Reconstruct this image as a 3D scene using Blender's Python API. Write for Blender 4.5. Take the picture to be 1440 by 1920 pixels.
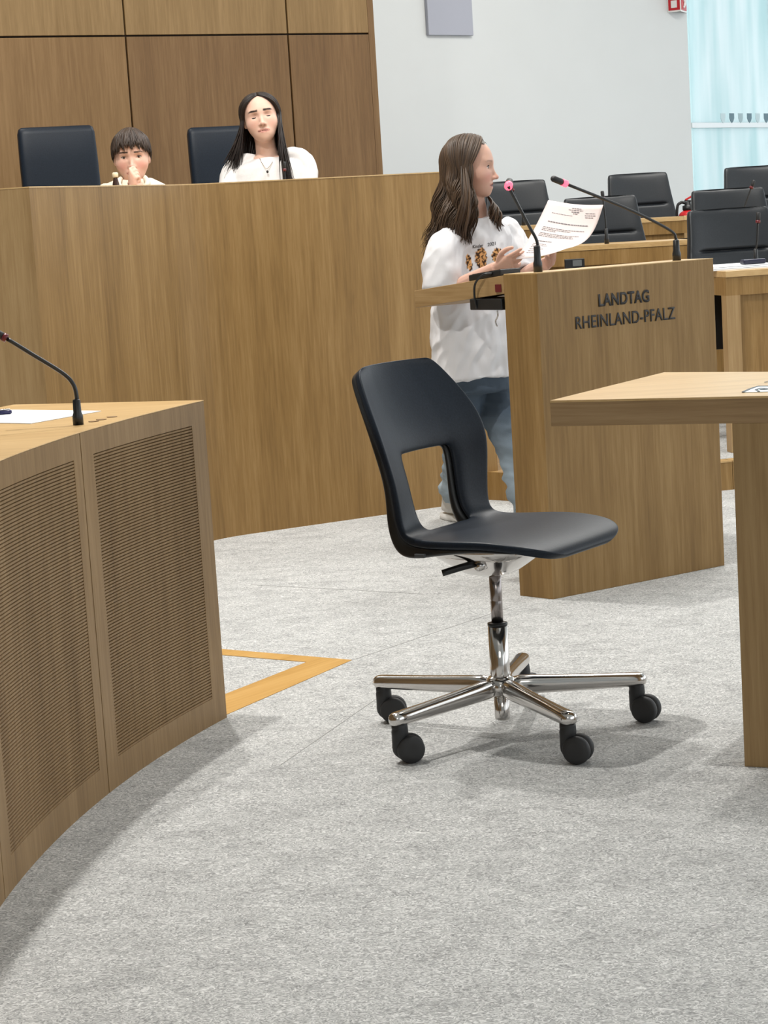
import bpy, bmesh, math, random
import numpy as np
from mathutils import Vector, Matrix, noise, Quaternion
for o in list(bpy.data.objects): bpy.data.objects.remove(o)
S = bpy.context.scene
COL = S.collection
random.seed(7)
V = Vector

# ------------------------------------------------------------ camera
H = 1.16; FPX = 3800.0
_dn = np.array([1620., 26250., FPX]); _dn /= np.linalg.norm(_dn)
_fw = np.array([0, 0, 1.]) - _dn*_dn[2]; _fw /= np.linalg.norm(_fw)
CM = np.array([np.cross(_dn, _fw), _fw, -_dn])
if CM[0][0] < 0: CM[0] *= -1
cd = bpy.data.cameras.new('camera'); cam = bpy.data.objects.new('camera', cd); COL.objects.link(cam)
X, Y_, Z = CM @ np.array([1., 0, 0]), CM @ np.array([0, -1., 0]), CM @ np.array([0, 0, -1.])
cam.matrix_world = Matrix(((X[0], Y_[0], Z[0], 0), (X[1], Y_[1], Z[1], 0), (X[2], Y_[2], Z[2], H), (0, 0, 0, 1)))
cd.sensor_fit = 'VERTICAL'; cd.sensor_height = 24; cd.lens = 24*FPX/1920; cd.clip_start = .05
S.camera = cam

# ------------------------------------------------------------ world, exposure, lights
w = bpy.data.worlds.new('world'); S.world = w; w.use_nodes = True
w.node_tree.nodes['Background'].inputs[0].default_value = (.92, .97, 1.0, 1)
w.node_tree.nodes['Background'].inputs[1].default_value = 1.9
S.view_settings.view_transform = 'Standard'; S.view_settings.look = 'None'
S.view_settings.exposure = 0.06; S.view_settings.gamma = 1
S.view_settings.use_curve_mapping = False

def area(name, loc, sx, sy, power, col=(1, .972, .925), target=None):
    l = bpy.data.lights.new(name, 'AREA'); l.shape = 'RECTANGLE'; l.size = sx; l.size_y = sy
    l.energy = power; l.color = col
    o = bpy.data.objects.new(name, l); COL.objects.link(o); o.location = loc
    if target:
        d = V(target) - V(loc); o.rotation_euler = d.to_track_quat('-Z', 'Y').to_euler()
    return o
area('ceiling_lamp', (-1.12, 4.9, 4.7), .10, .10, 112)
area('ceiling_lamp', (-.85, 6.9, 4.7), .14, .14, 112)
area('ceiling_lamp', (.9, 5.8, 4.7), .5, .5, 38)  # fill added at ceiling height to lighten the shadows
area('ceiling_lamp', (1.6, 7.8, 4.7), 1.6, .6, 85)
area('ceiling_lamp', (2.6, 11.4, 4.7), 3, 1.4, 165)
area('ceiling_lamp', (-2.2, 9.3, 4.7), 1.6, .6, 50)
area('ceiling_lamp', (.6, .2, 4.7), 3.0, 1.6, 8)
area('front_fill', (.6, -3.6, 3.4), 3.0, 1.6, 58, target=(.5, 5, .7))  # unseen fill added behind the camera to brighten the upright faces

# ------------------------------------------------------------ helpers
def ray(px, py): return V(CM @ np.array([(px-720)/FPX, (py-960)/FPX, 1.]))
def at(px, py, Y):
    v = ray(px, py); return V((0, 0, H)) + v*(Y/v.y)
def atz(px, py, z):
    v = ray(px, py); return V((0, 0, H)) + v*((z-H)/v.z)
def hit(px, py, p, n):
    v = ray(px, py); c = V((0, 0, H)); return c + v*((V(p)-c).dot(V(n))/v.dot(V(n)))

def tag(o, label=None, cat=None, group=None, kind=None):
    if label: o['label'] = label
    if cat: o['category'] = cat
    if group: o['group'] = group
    if kind: o['kind'] = kind
    return o
def empty(name, loc=(0, 0, 0), label=None, cat=None, group=None, rz=0, kind=None):
    o = bpy.data.objects.new(name, None); COL.objects.link(o); o.location = loc
    o.rotation_euler = (0, 0, rz); o.empty_display_size = .05
    return tag(o, label, cat, group, kind)
def wmat(o):
    m = Matrix.LocRotScale(o.location, o.rotation_euler, None)
    if o.parent: m = wmat(o.parent) @ o.matrix_parent_inverse @ m
    return m
DG = None
def bake(o):
    """replace an object's mesh by its evaluated one"""
    dg = bpy.context.evaluated_depsgraph_get(); dg.update()
    me = bpy.data.meshes.new_from_object(o.evaluated_get(dg))
    o.modifiers.clear(); old = o.data; o.data = me
    if old.users == 0: bpy.data.meshes.remove(old)
    return o
def ob(name, bm, mat, parent=None, local=False, smooth=False, bevel=0, label=None, cat=None, group=None, kind=None, sub=0):
    if isinstance(bm, bpy.types.Mesh): me = bm
    else:
        bmesh.ops.recalc_face_normals(bm, faces=bm.faces)
        me = bpy.data.meshes.new(name); bm.to_mesh(me); bm.free()
    o = bpy.data.objects.new(name, me); COL.objects.link(o)
    mats = mat if isinstance(mat, (list, tuple)) else [mat]
    me.materials.clear()
    for m in mats: me.materials.append(m)
    if smooth: me.polygons.foreach_set('use_smooth', [True]*len(me.polygons))
    if parent:
        o.parent = parent
        if not local: o.matrix_parent_inverse = wmat(parent).inverted()
    if bevel:
        b = o.modifiers.new('b', 'BEVEL'); b.width = bevel; b.segments = 2; b.limit_method = 'ANGLE'; b.angle_limit = .6
    if sub:
        s = o.modifiers.new('s', 'SUBSURF'); s.levels = sub; s.render_levels = sub
    return tag(o, label, cat, group, kind)
def copy_tree(o, parent=None):
    c = o.copy(); COL.objects.link(c)
    if parent: c.parent = parent
    for ch in o.children: copy_tree(ch, c)
    return c

def B(): return bmesh.new()
def box(bm, c, s, rz=0, mi=0, M=None):
    m = Matrix.Translation(c) @ Matrix.Rotation(rz, 4, 'Z') @ Matrix.Diagonal((*s, 1))
    if M: m = M @ m
    r = bmesh.ops.create_cube(bm, size=1, matrix=m)
    return bm
def prism(bm, poly, z0, z1):
    """z0, z1: numbers or lists per vertex"""
    n = len(poly)
    a = z0 if isinstance(z0, (list, tuple)) else [z0]*n
    b = z1 if isinstance(z1, (list, tuple)) else [z1]*n
    lo = [bm.verts.new((p[0], p[1], a[i])) for i, p in enumerate(poly)]
    hi = [bm.verts.new((p[0], p[1], b[i])) for i, p in enumerate(poly)]
    bm.faces.new(lo[::-1]); bm.faces.new(hi)
    for i in range(n): bm.faces.new((lo[i], lo[(i+1) % n], hi[(i+1) % n], hi[i]))
    return bm
def smoothpath(pts, rad, n):
    """Catmull-Rom resample"""
    P = [V(p) for p in pts]; R = list(rad); P = [2*P[0]-P[1]] + P + [2*P[-1]-P[-2]]; R = [R[0]]+R+[R[-1]]
    op, orr = [], []
    seg = len(pts)-1
    for k in range(n+1):
        t = k/n*seg; i = min(int(t), seg-1); f = t-i; i += 1
        p0, p1, p2, p3 = P[i-1], P[i], P[i+1], P[i+2]
        op.append(.5*((2*p1)+(p2-p0)*f+(2*p0-5*p1+4*p2-p3)*f*f+(3*p1-p0-3*p2+p3)*f**3))
        orr.append(R[i]*(1-f)+R[i+1]*f)
    return op, orr
def tube(bm, pts, rad, seg=10, n=None, flat=1.0, flatdir=None, cap=True, mi=0):
    if not isinstance(rad, (list, tuple)): rad = [rad]*len(pts)
    if n: pts, rad = smoothpath(pts, rad, n)
    pts = [V(p) for p in pts]
    T = [(pts[min(i+1, len(pts)-1)]-pts[max(i-1, 0)]).normalized() for i in range(len(pts))]
    u = V(flatdir) if flatdir is not None else (V((0, 0, 1)) if abs(T[0].z) < .9 else V((1, 0, 0)))
    rings = []
    for i, p in enumerate(pts):
        if flatdir is not None: u = V(flatdir)
        a = (u - T[i]*u.dot(T[i]))
        if a.length < 1e-5: a = V((1, 0, 0)) - T[i]*T[i].x
        a.normalize(); b = T[i].cross(a); u = a
        rings.append([bm.verts.new(p + a*rad[i]*flat*math.cos(2*math.pi*k/seg) + b*rad[i]*math.sin(2*math.pi*k/seg)) for k in range(seg)])
    for i in range(len(rings)-1):
        for k in range(seg):
            f = bm.faces.new((rings[i][k], rings[i][(k+1) % seg], rings[i+1][(k+1) % seg], rings[i+1][k])); f.material_index = mi
    if cap:
        bm.faces.new(rings[0][::-1]).material_index = mi; bm.faces.new(rings[-1]).material_index = mi
    return bm
def lathe(bm, prof, c=(0, 0, 0), seg=24, M=None):
    c = V(c); rings = []
    for r, z in prof:
        ring = []
        for k in range(seg):
            p = V((r*math.cos(2*math.pi*k/seg), r*math.sin(2*math.pi*k/seg), z))
            if M: p = M @ p
            ring.append(bm.verts.new(p + c))
        rings.append(ring)
    for i in range(len(rings)-1):
        for k in range(seg): bm.faces.new((rings[i][k], rings[i][(k+1) % seg], rings[i+1][(k+1) % seg], rings[i+1][k]))
    bm.faces.new(rings[0][::-1]); bm.faces.new(rings[-1])
    return bm
def ell(bm, c, r, M=None, sub=3):
    m = Matrix.Translation(c)
    if M: m = m @ M
    bmesh.ops.create_icosphere(bm, subdivisions=sub, radius=1, matrix=m @ Matrix.Diagonal((*r, 1)))
    return bm
def loft(bm, rings, seg=28, A=(1, 0, 0), Bv=(0, 1, 0), e=2.3):
    """rings: (centre, half_a, half_b); superellipse"""
    A, Bv = V(A), V(Bv); R = []
    for c, a, b in rings:
        rr = []
        for k in range(seg):
            t = 2*math.pi*k/seg; ct, st = math.cos(t), math.sin(t)
            rr.append(bm.verts.new(V(c) + A*a*math.copysign(abs(ct)**(2/e), ct) + Bv*b*math.copysign(abs(st)**(2/e), st)))
        R.append(rr)
    for i in range(len(R)-1):
        for k in range(seg): bm.faces.new((R[i][k], R[i][(k+1) % seg], R[i+1][(k+1) % seg], R[i+1][k]))
    bm.faces.new(R[0][::-1]); bm.faces.new(R[-1])
    return bm

# ------------------------------------------------------------ materials
def mat(name, col=(.5, .5, .5), rough=.5, metal=0, spec=.5, **kw):
    m = bpy.data.materials.new(name); m.use_nodes = True
    b = m.node_tree.nodes['Principled BSDF']
    b.inputs['Base Color'].default_value = (*col, 1); b.inputs['Roughness'].default_value = rough
    b.inputs['Metallic'].default_value = metal; b.inputs['Specular IOR Level'].default_value = spec
    if 'emit' in kw:
        b.inputs['Emission Color'].default_value = (*kw['emit'], 1); b.inputs['Emission Strength'].default_value = kw['es']
    if 'coat' in kw: b.inputs['Coat Weight'].default_value = kw['coat']; b.inputs['Coat Roughness'].default_value = .2
    if 'sheen' in kw: b.inputs['Sheen Weight'].default_value = kw['sheen']
    return m
def nd(m, t, **kw):
    n = m.node_tree.nodes.new(t)
    for k, v in kw.items():
        if k in n.inputs: n.inputs[k].default_value = v
        else: setattr(n, k, v)
    return n
def lk(m, a, b): m.node_tree.links.new(a, b)
def ramp(m, stops):
    r = nd(m, 'ShaderNodeValToRGB'); e = r.color_ramp.elements
    while len(e) < len(stops): e.new(.5)
    for i, (p, c) in enumerate(stops): e[i].position = p; e[i].color = (*c, 1)
    return r
def wood(name, c0, c1, c2, grain='z', rough=.45, ang=0.0, k=1.0):
    m = mat(name, c1, rough, spec=.3); P = m.node_tree.nodes['Principled BSDF']
    tc = nd(m, 'ShaderNodeTexCoord')
    mp0 = nd(m, 'ShaderNodeMapping'); mp0.inputs['Rotation'].default_value = (0, 0, ang); lk(m, tc.outputs['Object'], mp0.inputs['Vector'])
    mp = nd(m, 'ShaderNodeMapping'); lk(m, mp0.outputs[0], mp.inputs['Vector'])
    a = .05
    sc = {'z': (1, 1, a), 'x': (a, 1, 1), 'y': (1, a, 1)}[grain]
    mp.inputs['Scale'].default_value = tuple(s*k for s in sc)
    n1 = nd(m, 'ShaderNodeTexNoise', Scale=13.0, Detail=3.0, Roughness=.6); lk(m, mp.outputs[0], n1.inputs['Vector'])
    n2 = nd(m, 'ShaderNodeTexNoise', Scale=95.0, Detail=3.0, Roughness=.65, Distortion=.3); lk(m, mp.outputs[0], n2.inputs['Vector'])
    n3 = nd(m, 'ShaderNodeTexNoise', Scale=3.2, Detail=1.0); lk(m, mp.outputs[0], n3.inputs['Vector'])
    ad = nd(m, 'ShaderNodeMath', operation='MULTIPLY_ADD'); ad.inputs[1].default_value = .42; lk(m, n2.outputs[0], ad.inputs[0])
    m1 = nd(m, 'ShaderNodeMath', operation='MULTIPLY_ADD'); m1.inputs[1].default_value = .42; lk(m, n1.outputs[0], m1.inputs[0])
    m3 = nd(m, 'ShaderNodeMath', operation='MULTIPLY'); m3.inputs[1].default_value = .16; lk(m, n3.outputs[0], m3.inputs[0])
    lk(m, m3.outputs[0], m1.inputs[2]); lk(m, m1.outputs[0], ad.inputs[2])
    r = ramp(m, [(.33, c0), (.5, c1), (.66, c2)]); lk(m, ad.outputs[0], r.inputs[0]); lk(m, r.outputs[0], P.inputs['Base Color'])
    bp = nd(m, 'ShaderNodeBump', Strength=.06, Distance=.002); lk(m, n2.outputs[0], bp.inputs['Height']); lk(m, bp.outputs[0], P.inputs['Normal'])
    return m
WOOD = wood('oak_veneer', (.18, .100, .030), (.262, .152, .050), (.35, .218, .085))
WOODL = wood('oak_veneer_light', (.25, .152, .062), (.34, .22, .10), (.42, .285, .14))
WOODH = wood('oak_edge_horizontal', (.21, .130, .060), (.31, .198, .098), (.40, .27, .145), grain='x', ang=.414)
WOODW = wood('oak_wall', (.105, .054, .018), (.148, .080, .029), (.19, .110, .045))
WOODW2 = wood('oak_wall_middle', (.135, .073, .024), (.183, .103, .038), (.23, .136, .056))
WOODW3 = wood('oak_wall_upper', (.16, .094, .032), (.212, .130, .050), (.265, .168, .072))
WOODSL = wood('oak_slab', (.24, .14, .055), (.34, .215, .095), (.43, .29, .145), grain='x', ang=-2.16)
WOODT = wood('oak_top_lit', (.43, .27, .115), (.54, .36, .165), (.62, .43, .22), grain='x', rough=.33)  # same oak as the fronts, overhead light put into the paler colour
WOODS = wood('oak_floor_strip', (.42, .23, .06), (.52, .30, .09), (.60, .37, .13), grain='x', rough=.4, ang=-.9)
WOODD = wood('oak_desk_front', (.185, .110, .046), (.27, .168, .076), (.35, .228, .112))

CARPET = mat('carpet', (.45, .45, .44), .95, spec=.1)
def _carpet():
    m = CARPET; P = m.node_tree.nodes['Principled BSDF']; tc = nd(m, 'ShaderNodeTexCoord')
    mp = nd(m, 'ShaderNodeMapping'); mp.inputs['Rotation'].default_value = (0, 0, .35); mp.inputs['Scale'].default_value = (1, 1.35, 1); lk(m, tc.outputs['Object'], mp.inputs[0])
    n1 = nd(m, 'ShaderNodeTexNoise', Scale=66.0, Detail=2.5, Roughness=.55, Distortion=3.2); lk(m, mp.outputs[0], n1.inputs['Vector'])
    n2 = nd(m, 'ShaderNodeTexNoise', Scale=9.0, Detail=5.0, Roughness=.65, Distortion=.6); lk(m, mp.outputs[0], n2.inputs['Vector'])
    r1 = ramp(m, [(.33, (.25, .253, .25)), (.5, (.43, .434, .427)), (.66, (.68, .68, .67))]); lk(m, n1.outputs[0], r1.inputs[0])
    r2 = ramp(m, [(.3, (.80, .80, .80)), (.55, (1, 1, 1))]); lk(m, n2.outputs[0], r2.inputs[0])
    mx = nd(m, 'ShaderNodeMix', data_type='RGBA', blend_type='MULTIPLY'); mx.inputs['Factor'].default_value = 1
    lk(m, r1.outputs[0], mx.inputs['A']); lk(m, r2.outputs[0], mx.inputs['B']); lk(m, mx.outputs['Result'], P.inputs['Base Color'])
    bp = nd(m, 'ShaderNodeBump', Strength=.25, Distance=.002); lk(m, n1.outputs[0], bp.inputs['Height']); lk(m, bp.outputs[0], P.inputs['Normal'])
_carpet()
def noisy(name, col, rough, amp=.1, scale=60, metal=0, spec=.5, bump=.05, **kw):
    m = mat(name, col, rough, metal, spec, **kw); P = m.node_tree.nodes['Principled BSDF']; tc = nd(m, 'ShaderNodeTexCoord')
    n = nd(m, 'ShaderNodeTexNoise', Scale=float(scale), Detail=3.0); lk(m, tc.outputs['Object'], n.inputs['Vector'])
    r = ramp(m, [(.3, tuple(c*(1-amp) for c in col)), (.7, tuple(min(1, c*(1+amp)) for c in col))]); lk(m, n.outputs[0], r.inputs[0]); lk(m, r.outputs[0], P.inputs['Base Color'])
    bp = nd(m, 'ShaderNodeBump', Strength=bump, Distance=.002); lk(m, n.outputs[0], bp.inputs['Height']); lk(m, bp.outputs[0], P.inputs['Normal'])
    return m
WHITE = noisy('painted_wall', (.67, .685, .68), .9, .01, 3, bump=.01)
LEATHER = noisy('leather_blue_black', (.0085, .0135, .022), .42, .2, 220, spec=.22, bump=.10)
LEATHERG = noisy('leather_charcoal', (.014, .017, .021), .40, .15, 150, spec=.45, bump=.05)
PLAST = mat('black_plastic', (.008, .009, .010), .38)
PLASTM = mat('matt_black_plastic', (.012, .012, .013), .55)
RUBBER = mat('castor_rubber', (.02, .02, .021), .6)
CHROME = mat('polished_aluminium', (.62, .60, .58), .13, 1)
STEEL = mat('gas_spring_steel', (.30, .27, .26), .22, 1)
DARK = mat('joint_shadow_gap', (.03, .018, .01), .9)
INK = mat('black_lettering', (.012, .009, .008), .5)
PAPER = mat('white_paper', (.82, .84, .86), .7, spec=.2)
RED = mat('red_enamel', (.5, .012, .015), .35)
REDGLOW = mat('red_ring_light', (.8, .05, .08), .4, emit=(1, .10, .16), es=2.2)
REDOFF = mat('red_ring_dark', (.12, .01, .015), .3)
GREYP = mat('grey_panel', (.40, .41, .47), .8)

# ------------------------------------------------------------ room shell
def struct(name, bm, m, parent=None, **kw):
    return ob(name, bm, m, parent, kind='structure', **kw)
b = B(); box(b, (1, 7, -.05), (18, 30, .1)); struct('floor', b, CARPET)
b = B(); box(b, (1, 7, 4.95), (18, 30, .1)); struct('ceiling', b, WHITE)
b = B(); box(b, (-8.05, 7, 2.45), (.1, 30, 4.9)); struct('wall_left', b, WHITE)
b = B(); box(b, (1, -8.05, 2.45), (18, .1, 4.9)); struct('wall_rear', b, WHITE)
# white wall running away to the right behind the seats, then the window wall
W0 = V((-1.6, 12.72, 0)); W1 = V((2.58, 16.08, 0)); wd = (W1-W0).normalized(); wn = V((wd.y, -wd.x, 0))
def slab(bm, a, c, n, t, z0, z1):
    """upright slab whose visible face runs a->c, thickness t behind (against n)"""
    q = -V(n)*t; return prism(bm, [a, c, c+q, a+q], z0, z1)
struct('wall_back', slab(B(), W0, W1, wn, .2, 0, 4.9), WHITE)
b = B(); box(b, (-4.85, 12.85, 2.45), (6.5, .2, 4.9)); struct('wall_far', b, WHITE)

# panelled wall behind the presidium
Q0 = V((-1.99, 10.5, 0)); Q1 = V((-.08, 11.6, 0)); qd = (Q1-Q0).normalized(); qn = V((qd.y, -qd.x, 0))
pw = tag(empty('wall_panelled', Q1), kind='structure')
qe = hit(694.9, 0, Q0, qn); qe.z = 0
struct('panel_core', slab(B(), Q0-qd*4, qe-qd*.012, qn, .3, 0, 4.9), DARK, pw)
js = []
for px, py in ((227, 0), (532, 0)):
    p = hit(px, py, Q0, qn); js.append((p-Q0).dot(qd))
jend = (qe-Q0).dot(qd)-.035
zj = hit(235, 68, Q0, qn).z
wid = js[1]-js[0]
cols = [js[0]-3*wid, js[0]-2*wid, js[0]-wid, js[0], js[1], jend]
for i in range(5):
    for z0, z1 in ((.0, zj), (zj, zj+1.35), (zj+1.35, 4.9)):
        g = .005
        a = Q0+qd*(cols[i]+g)+qn*.022; c = Q0+qd*(cols[i+1]-g)+qn*.022
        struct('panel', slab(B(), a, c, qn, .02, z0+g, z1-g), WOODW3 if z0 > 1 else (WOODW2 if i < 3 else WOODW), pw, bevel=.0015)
struct('edge_trim', slab(B(), Q0+qd*(jend-.004)+qn*.0222, qe+qn*.022, qn, .33, 0, 4.9), WOODW, pw)

# window wall
w2 = V((1, 1.25, 0)).normalized(); wn2 = V((w2.y, -w2.x, 0))
win = tag(empty('window_1', W1), kind='structure')
FROST = mat('frosted_glass', (.75, .9, .95), .5)
def _frost():
    m = FROST; nt = m.node_tree; P = nt.nodes['Principled BSDF']; out = nt.nodes['Material Output']
    tc = nd(m, 'ShaderNodeTexCoord'); mp = nd(m, 'ShaderNodeMapping'); mp.inputs['Scale'].default_value = (1, 1, .12); lk(m, tc.outputs['Object'], mp.inputs[0])
    n = nd(m, 'ShaderNodeTexNoise', Scale=5.5, Detail=2.0); lk(m, mp.outputs[0], n.inputs['Vector'])
    r = ramp(m, [(.35, (.74, .88, .89)), (.6, (.93, .99, 1))]); lk(m, n.outputs[0], r.inputs[0])
    t = nd(m, 'ShaderNodeBsdfTranslucent'); lk(m, r.outputs[0], t.inputs[0])
    tr = nd(m, 'ShaderNodeBsdfTransparent'); lk(m, r.outputs[0], tr.inputs[0])
    mx = nd(m, 'ShaderNodeMixShader'); mx.inputs[0].default_value = .35; lk(m, t.outputs[0], mx.inputs[1]); lk(m, tr.outputs[0], mx.inputs[2])
    lk(m, mx.outputs[0], out.inputs['Surface'])
_frost()
FRAME = mat('window_frame', (.75, .80, .82), .4)
zt = hit(1380, 234.5, W1, wn2).z
for i in range(4):
    a = W1 + w2*(.02+i*1.5); c = a + w2*1.46
    for z0, z1 in ((.1, zt-.02), (zt+.02, 4.85)):
        struct('pane', slab(B(), a, c, wn2, .02, z0, z1), FROST, win)
    struct('transom', slab(B(), a, c, wn2*1, .05, zt-.02, zt+.02), FRAME, win)
    if i: struct('mullion', slab(B(), a-w2*.04, a, wn2, .08, 0, 4.9), FRAME, win)
struct('sill', slab(B(), W1, W1+w2*6.2, wn2, .12, 0, .1), FRAME, win)
SH = [mat('shield_print_dark', (.10, .18, .22), .6), mat('shield_print_pale', (.34, .45, .48), .6), mat('shield_print_faint', (.50, .62, .65), .6)]
for k, (px, mi) in enumerate(((1355, 2), (1371.5, 0), (1388, 1), (1404.5, 0), (1420, 2), (1436, 0), (1452, 1))):
    c = hit(px, 220.5, W1, wn2); s = .043*1.0; h = .043
    prof = [(-s*.9, h*.8), (s*.9, h*.8), (s*.9, -h*.1), (s*.55, -h*.65), (0, -h), (-s*.55, -h*.65), (-s*.9, -h*.1)]
    bm = B(); f = [bm.verts.new(c + w2*x + V((0, 0, z)) + wn2*.004) for x, z in prof]
    g = [bm.verts.new(v.co - wn2*.003) for v in f]
    bm.faces.new(f); bm.faces.new(g[::-1])
    for i in range(len(f)): bm.faces.new((f[i], f[(i+1) % 7], g[(i+1) % 7], g[i]))
    struct('shield_emblem', bm, SH[mi], win)
b = B(); slab(b, W1+w2*6.2, W1+w2*9, wn2, .2, 0, 4.9); struct('wall_right', b, WHITE)

# grey square on the white wall
c0 = hit(799, 66, W0, wn); c1 = hit(883, 68, W0, wn); zb = (c0.z+c1.z)/2; c0.z = c1.z = 0
ob('loudspeaker_panel', slab(B(), c0+wn*.03, c1+wn*.03, wn, .029, zb, zb+.42), GREYP, bevel=.004,
   label='flat pale grey square panel high on the white wall', cat='panel')
# fire equipment sign
sg = at(1268, 23, 14.5); c = hit(1268, 24, W0, wn)
es = empty('fire_safety_sign', c, 'red and white projecting fire equipment sign at the top of the white wall', 'sign')
SIGNW = mat('sign_white', (.8, .78, .76), .5); SIGNR = mat('sign_red', (.50, .012, .02), .45)
sz = .085
c.z = hit(1268, 24, W0, wn).z
v1 = c + wn*.004
# V-shaped projecting sign: two red plates meeting away from the wall
apex = v1 + wn*.10 - wd*.06; e0 = v1 - wd*.10; e1 = v1 + wd*.115
def plate(a, c2, name, m, off, z0, z1, t=.006):
    d = (c2-a).normalized(); n = V((d.y, -d.x, 0)); return ob(name, slab(B(), a+n*off, c2+n*off, n, t, z0, z1), m, es)
plate(e0, apex, 'sign_plate', SIGNW, 0, c.z, c.z+.22)
plate(apex, e1, 'sign_plate', SIGNW, 0, c.z, c.z+.22)
for (a, c2) in ((e0, apex), (apex, e1)):
    d = (c2-a)
    plate(a+d*.07, c2-d*.07, 'red_field', SIGNR, .003, c.z+.012, c.z+.21, .004)
d = apex-e0
plate(e0+d*.28, e0+d*.72, 'hose_symbol', SIGNW, .006, c.z+.03, c.z+.085, .003)
plate(e0+d*.40, e0+d*.60, 'hose_symbol', SIGNW, .006, c.z+.10, c.z+.16, .003)
d = e1-apex
dn_ = d.normalized(); nn = V((dn_.y, -dn_.x, 0)); bm = B()
tube(bm, [apex+d*f+nn*.008+V((0, 0, z)) for f, z in ((.3, .03), (.42, .045), (.5, .07), (.42, .09), (.55, .12), (.66, .16), (.6, .19))], .009, 6, 20)
tube(bm, [apex+d*f+nn*.008+V((0, 0, z)) for f, z in ((.55, .05), (.68, .08), (.72, .13), (.78, .18))], .007, 6, 14)
ob('flame_symbol', bm, SIGNW, es, smooth=True)

# floor inlay of light oak (V shape) let into the carpet
ZS = .0015
def flat(name, poly, m, z=ZS, **kw):
    return ob(name, prism(B(), poly, -.004, z), m, **kw)
sA, sB, sC = (-.11, 5.301), (-.469, 5.542), (-.422, 4.765)
iA, iB, iC = (-.231, 5.31), (-.461, 5.463), (-.44, 4.956)
inl = empty('trim_1', (-.3, 5.2, 0), kind='structure')
struct('inlay_strip', prism(B(), [sA, (-.90, 5.832), (-.90, 5.757), iA], -.004, ZS), WOODS, inl)
struct('inlay_strip', prism(B(), [sA, iA, (-.62, 4.68), (-.60, 4.44)], -.004, ZS), WOODS, inl)
SEAM = mat('carpet_seam', (.33, .33, .32), .95)
sm = empty('trim_2', (0, 5, 0), kind='structure')
def seam(a, c, w_=.0010):
    a, c = V((*a, 0)), V((*c, 0)); d = (c-a).normalized(); n = V((-d.y, d.x, 0))*w_
    struct('carpet_seam', prism(B(), [a-n, c-n, c+n, a+n], -.003, .0008), SEAM, sm)
seam((-.11, 5.301), (.36, 5.90)); seam((-.26, 4.28), (.05, 5.10)); seam((-.45, 6.55), (.1, 6.2))

# ------------------------------------------------------------ presidium desk (tall curved podium)
def podium():
    t = empty('presidium_desk', (-.2, 7.9, 0), 'tall oak veneered presidium desk that the woman and the boy sit behind', 'desk')
    L0, L1, A_, C_ = V((-2.6, 6.67, 0)), V((-1.066, 6.55, 0)), V((-.655, 7.585, 0)), V((.475, 8.215, 0))
    zt = 1.326; th = .05
    # smooth the concave turn at A_
    arc = []
    a0 = A_+(L1-A_).normalized()*.16; a1 = A_+(C_-A_).normalized()*.16
    for i in range(9):
        f = i/8; arc.append(a0*(1-f)**2 + A_*2*f*(1-f) + a1*f*f)
    def strip(pts, name, m, z0=0, z1=zt, t_=th):
        n = len(pts); out = []
        for i, p in enumerate(pts):
            d = (pts[min(i+1, n-1)]-pts[max(i-1, 0)]).normalized(); nr = V((-d.y, d.x, 0)); out.append(p+nr*t_)
        ob(name, prism(B(), pts+out[::-1], z0, z1), m, t)
    strip([L0, L1], 'front_panel', WOODL); strip([L1]+arc, 'front_panel', WOOD); strip([arc[-1], C_], 'front_panel', WOOD)  # left facet takes the paler veneer: its brighter lighting is put into the colour
    nd_ = V((-.488, .873, 0))
    ob('end_panel', slab(B(), C_+nd_*.001, C_+nd_*.9, V((.873, .488, 0)), .05, 0, zt), WOOD, t)
    # inner work surface, lower than the screen
    pts = [L0+V((0, .05, 0)), L1+V((-.03, .06, 0)), A_+V((-.06, .06, 0)), C_+nd_*.055+V((-.06, -.03, 0)), C_+nd_*.60+V((-.06, -.03, 0)), A_+V((-.36, .52, 0)), V((-1.75, 7.15, 0)), L0+V((0, .6, 0))]
    ob('work_surface', prism(B(), pts, zt-.16, zt-.12), WOODT, t)
    # bright cap along the top edge
    def cap(p, q):
        d = (q-p).normalized(); n = V((-d.y, d.x, 0))
        ob('top_edge', prism(B(), [p-n*.001, q-n*.001, q+n*(th+.001), p+n*(th+.001)], zt, zt+.004), WOODT, t)
    cap(L0, L1); cap(L1, a0); cap(arc[-1], C_)
    bm = B(); n = len(arc); out = [p+V((-(arc[min(i+1, n-1)]-arc[max(i-1, 0)]).normalized().y, (arc[min(i+1, n-1)]-arc[max(i-1, 0)]).normalized().x, 0))*th for i, p in enumerate(arc)]
    ob('top_edge', prism(bm, arc+out[::-1], zt, zt+.004), WOODT, t)
    # floor of the presidium
    pf = [V((-2.6, 6.75, 0)), V((-1.2, 6.62, 0)), V((-.75, 7.72, 0)), V((.40, 8.28, 0)), V((-.2, 9.3, 0)), V((-1.4, 10.3, 0)), V((-2.6, 9.8, 0))]
    ob('presidium_floor', prism(B(), pf, 0, .42), CARPET, kind='structure')
podium()

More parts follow.
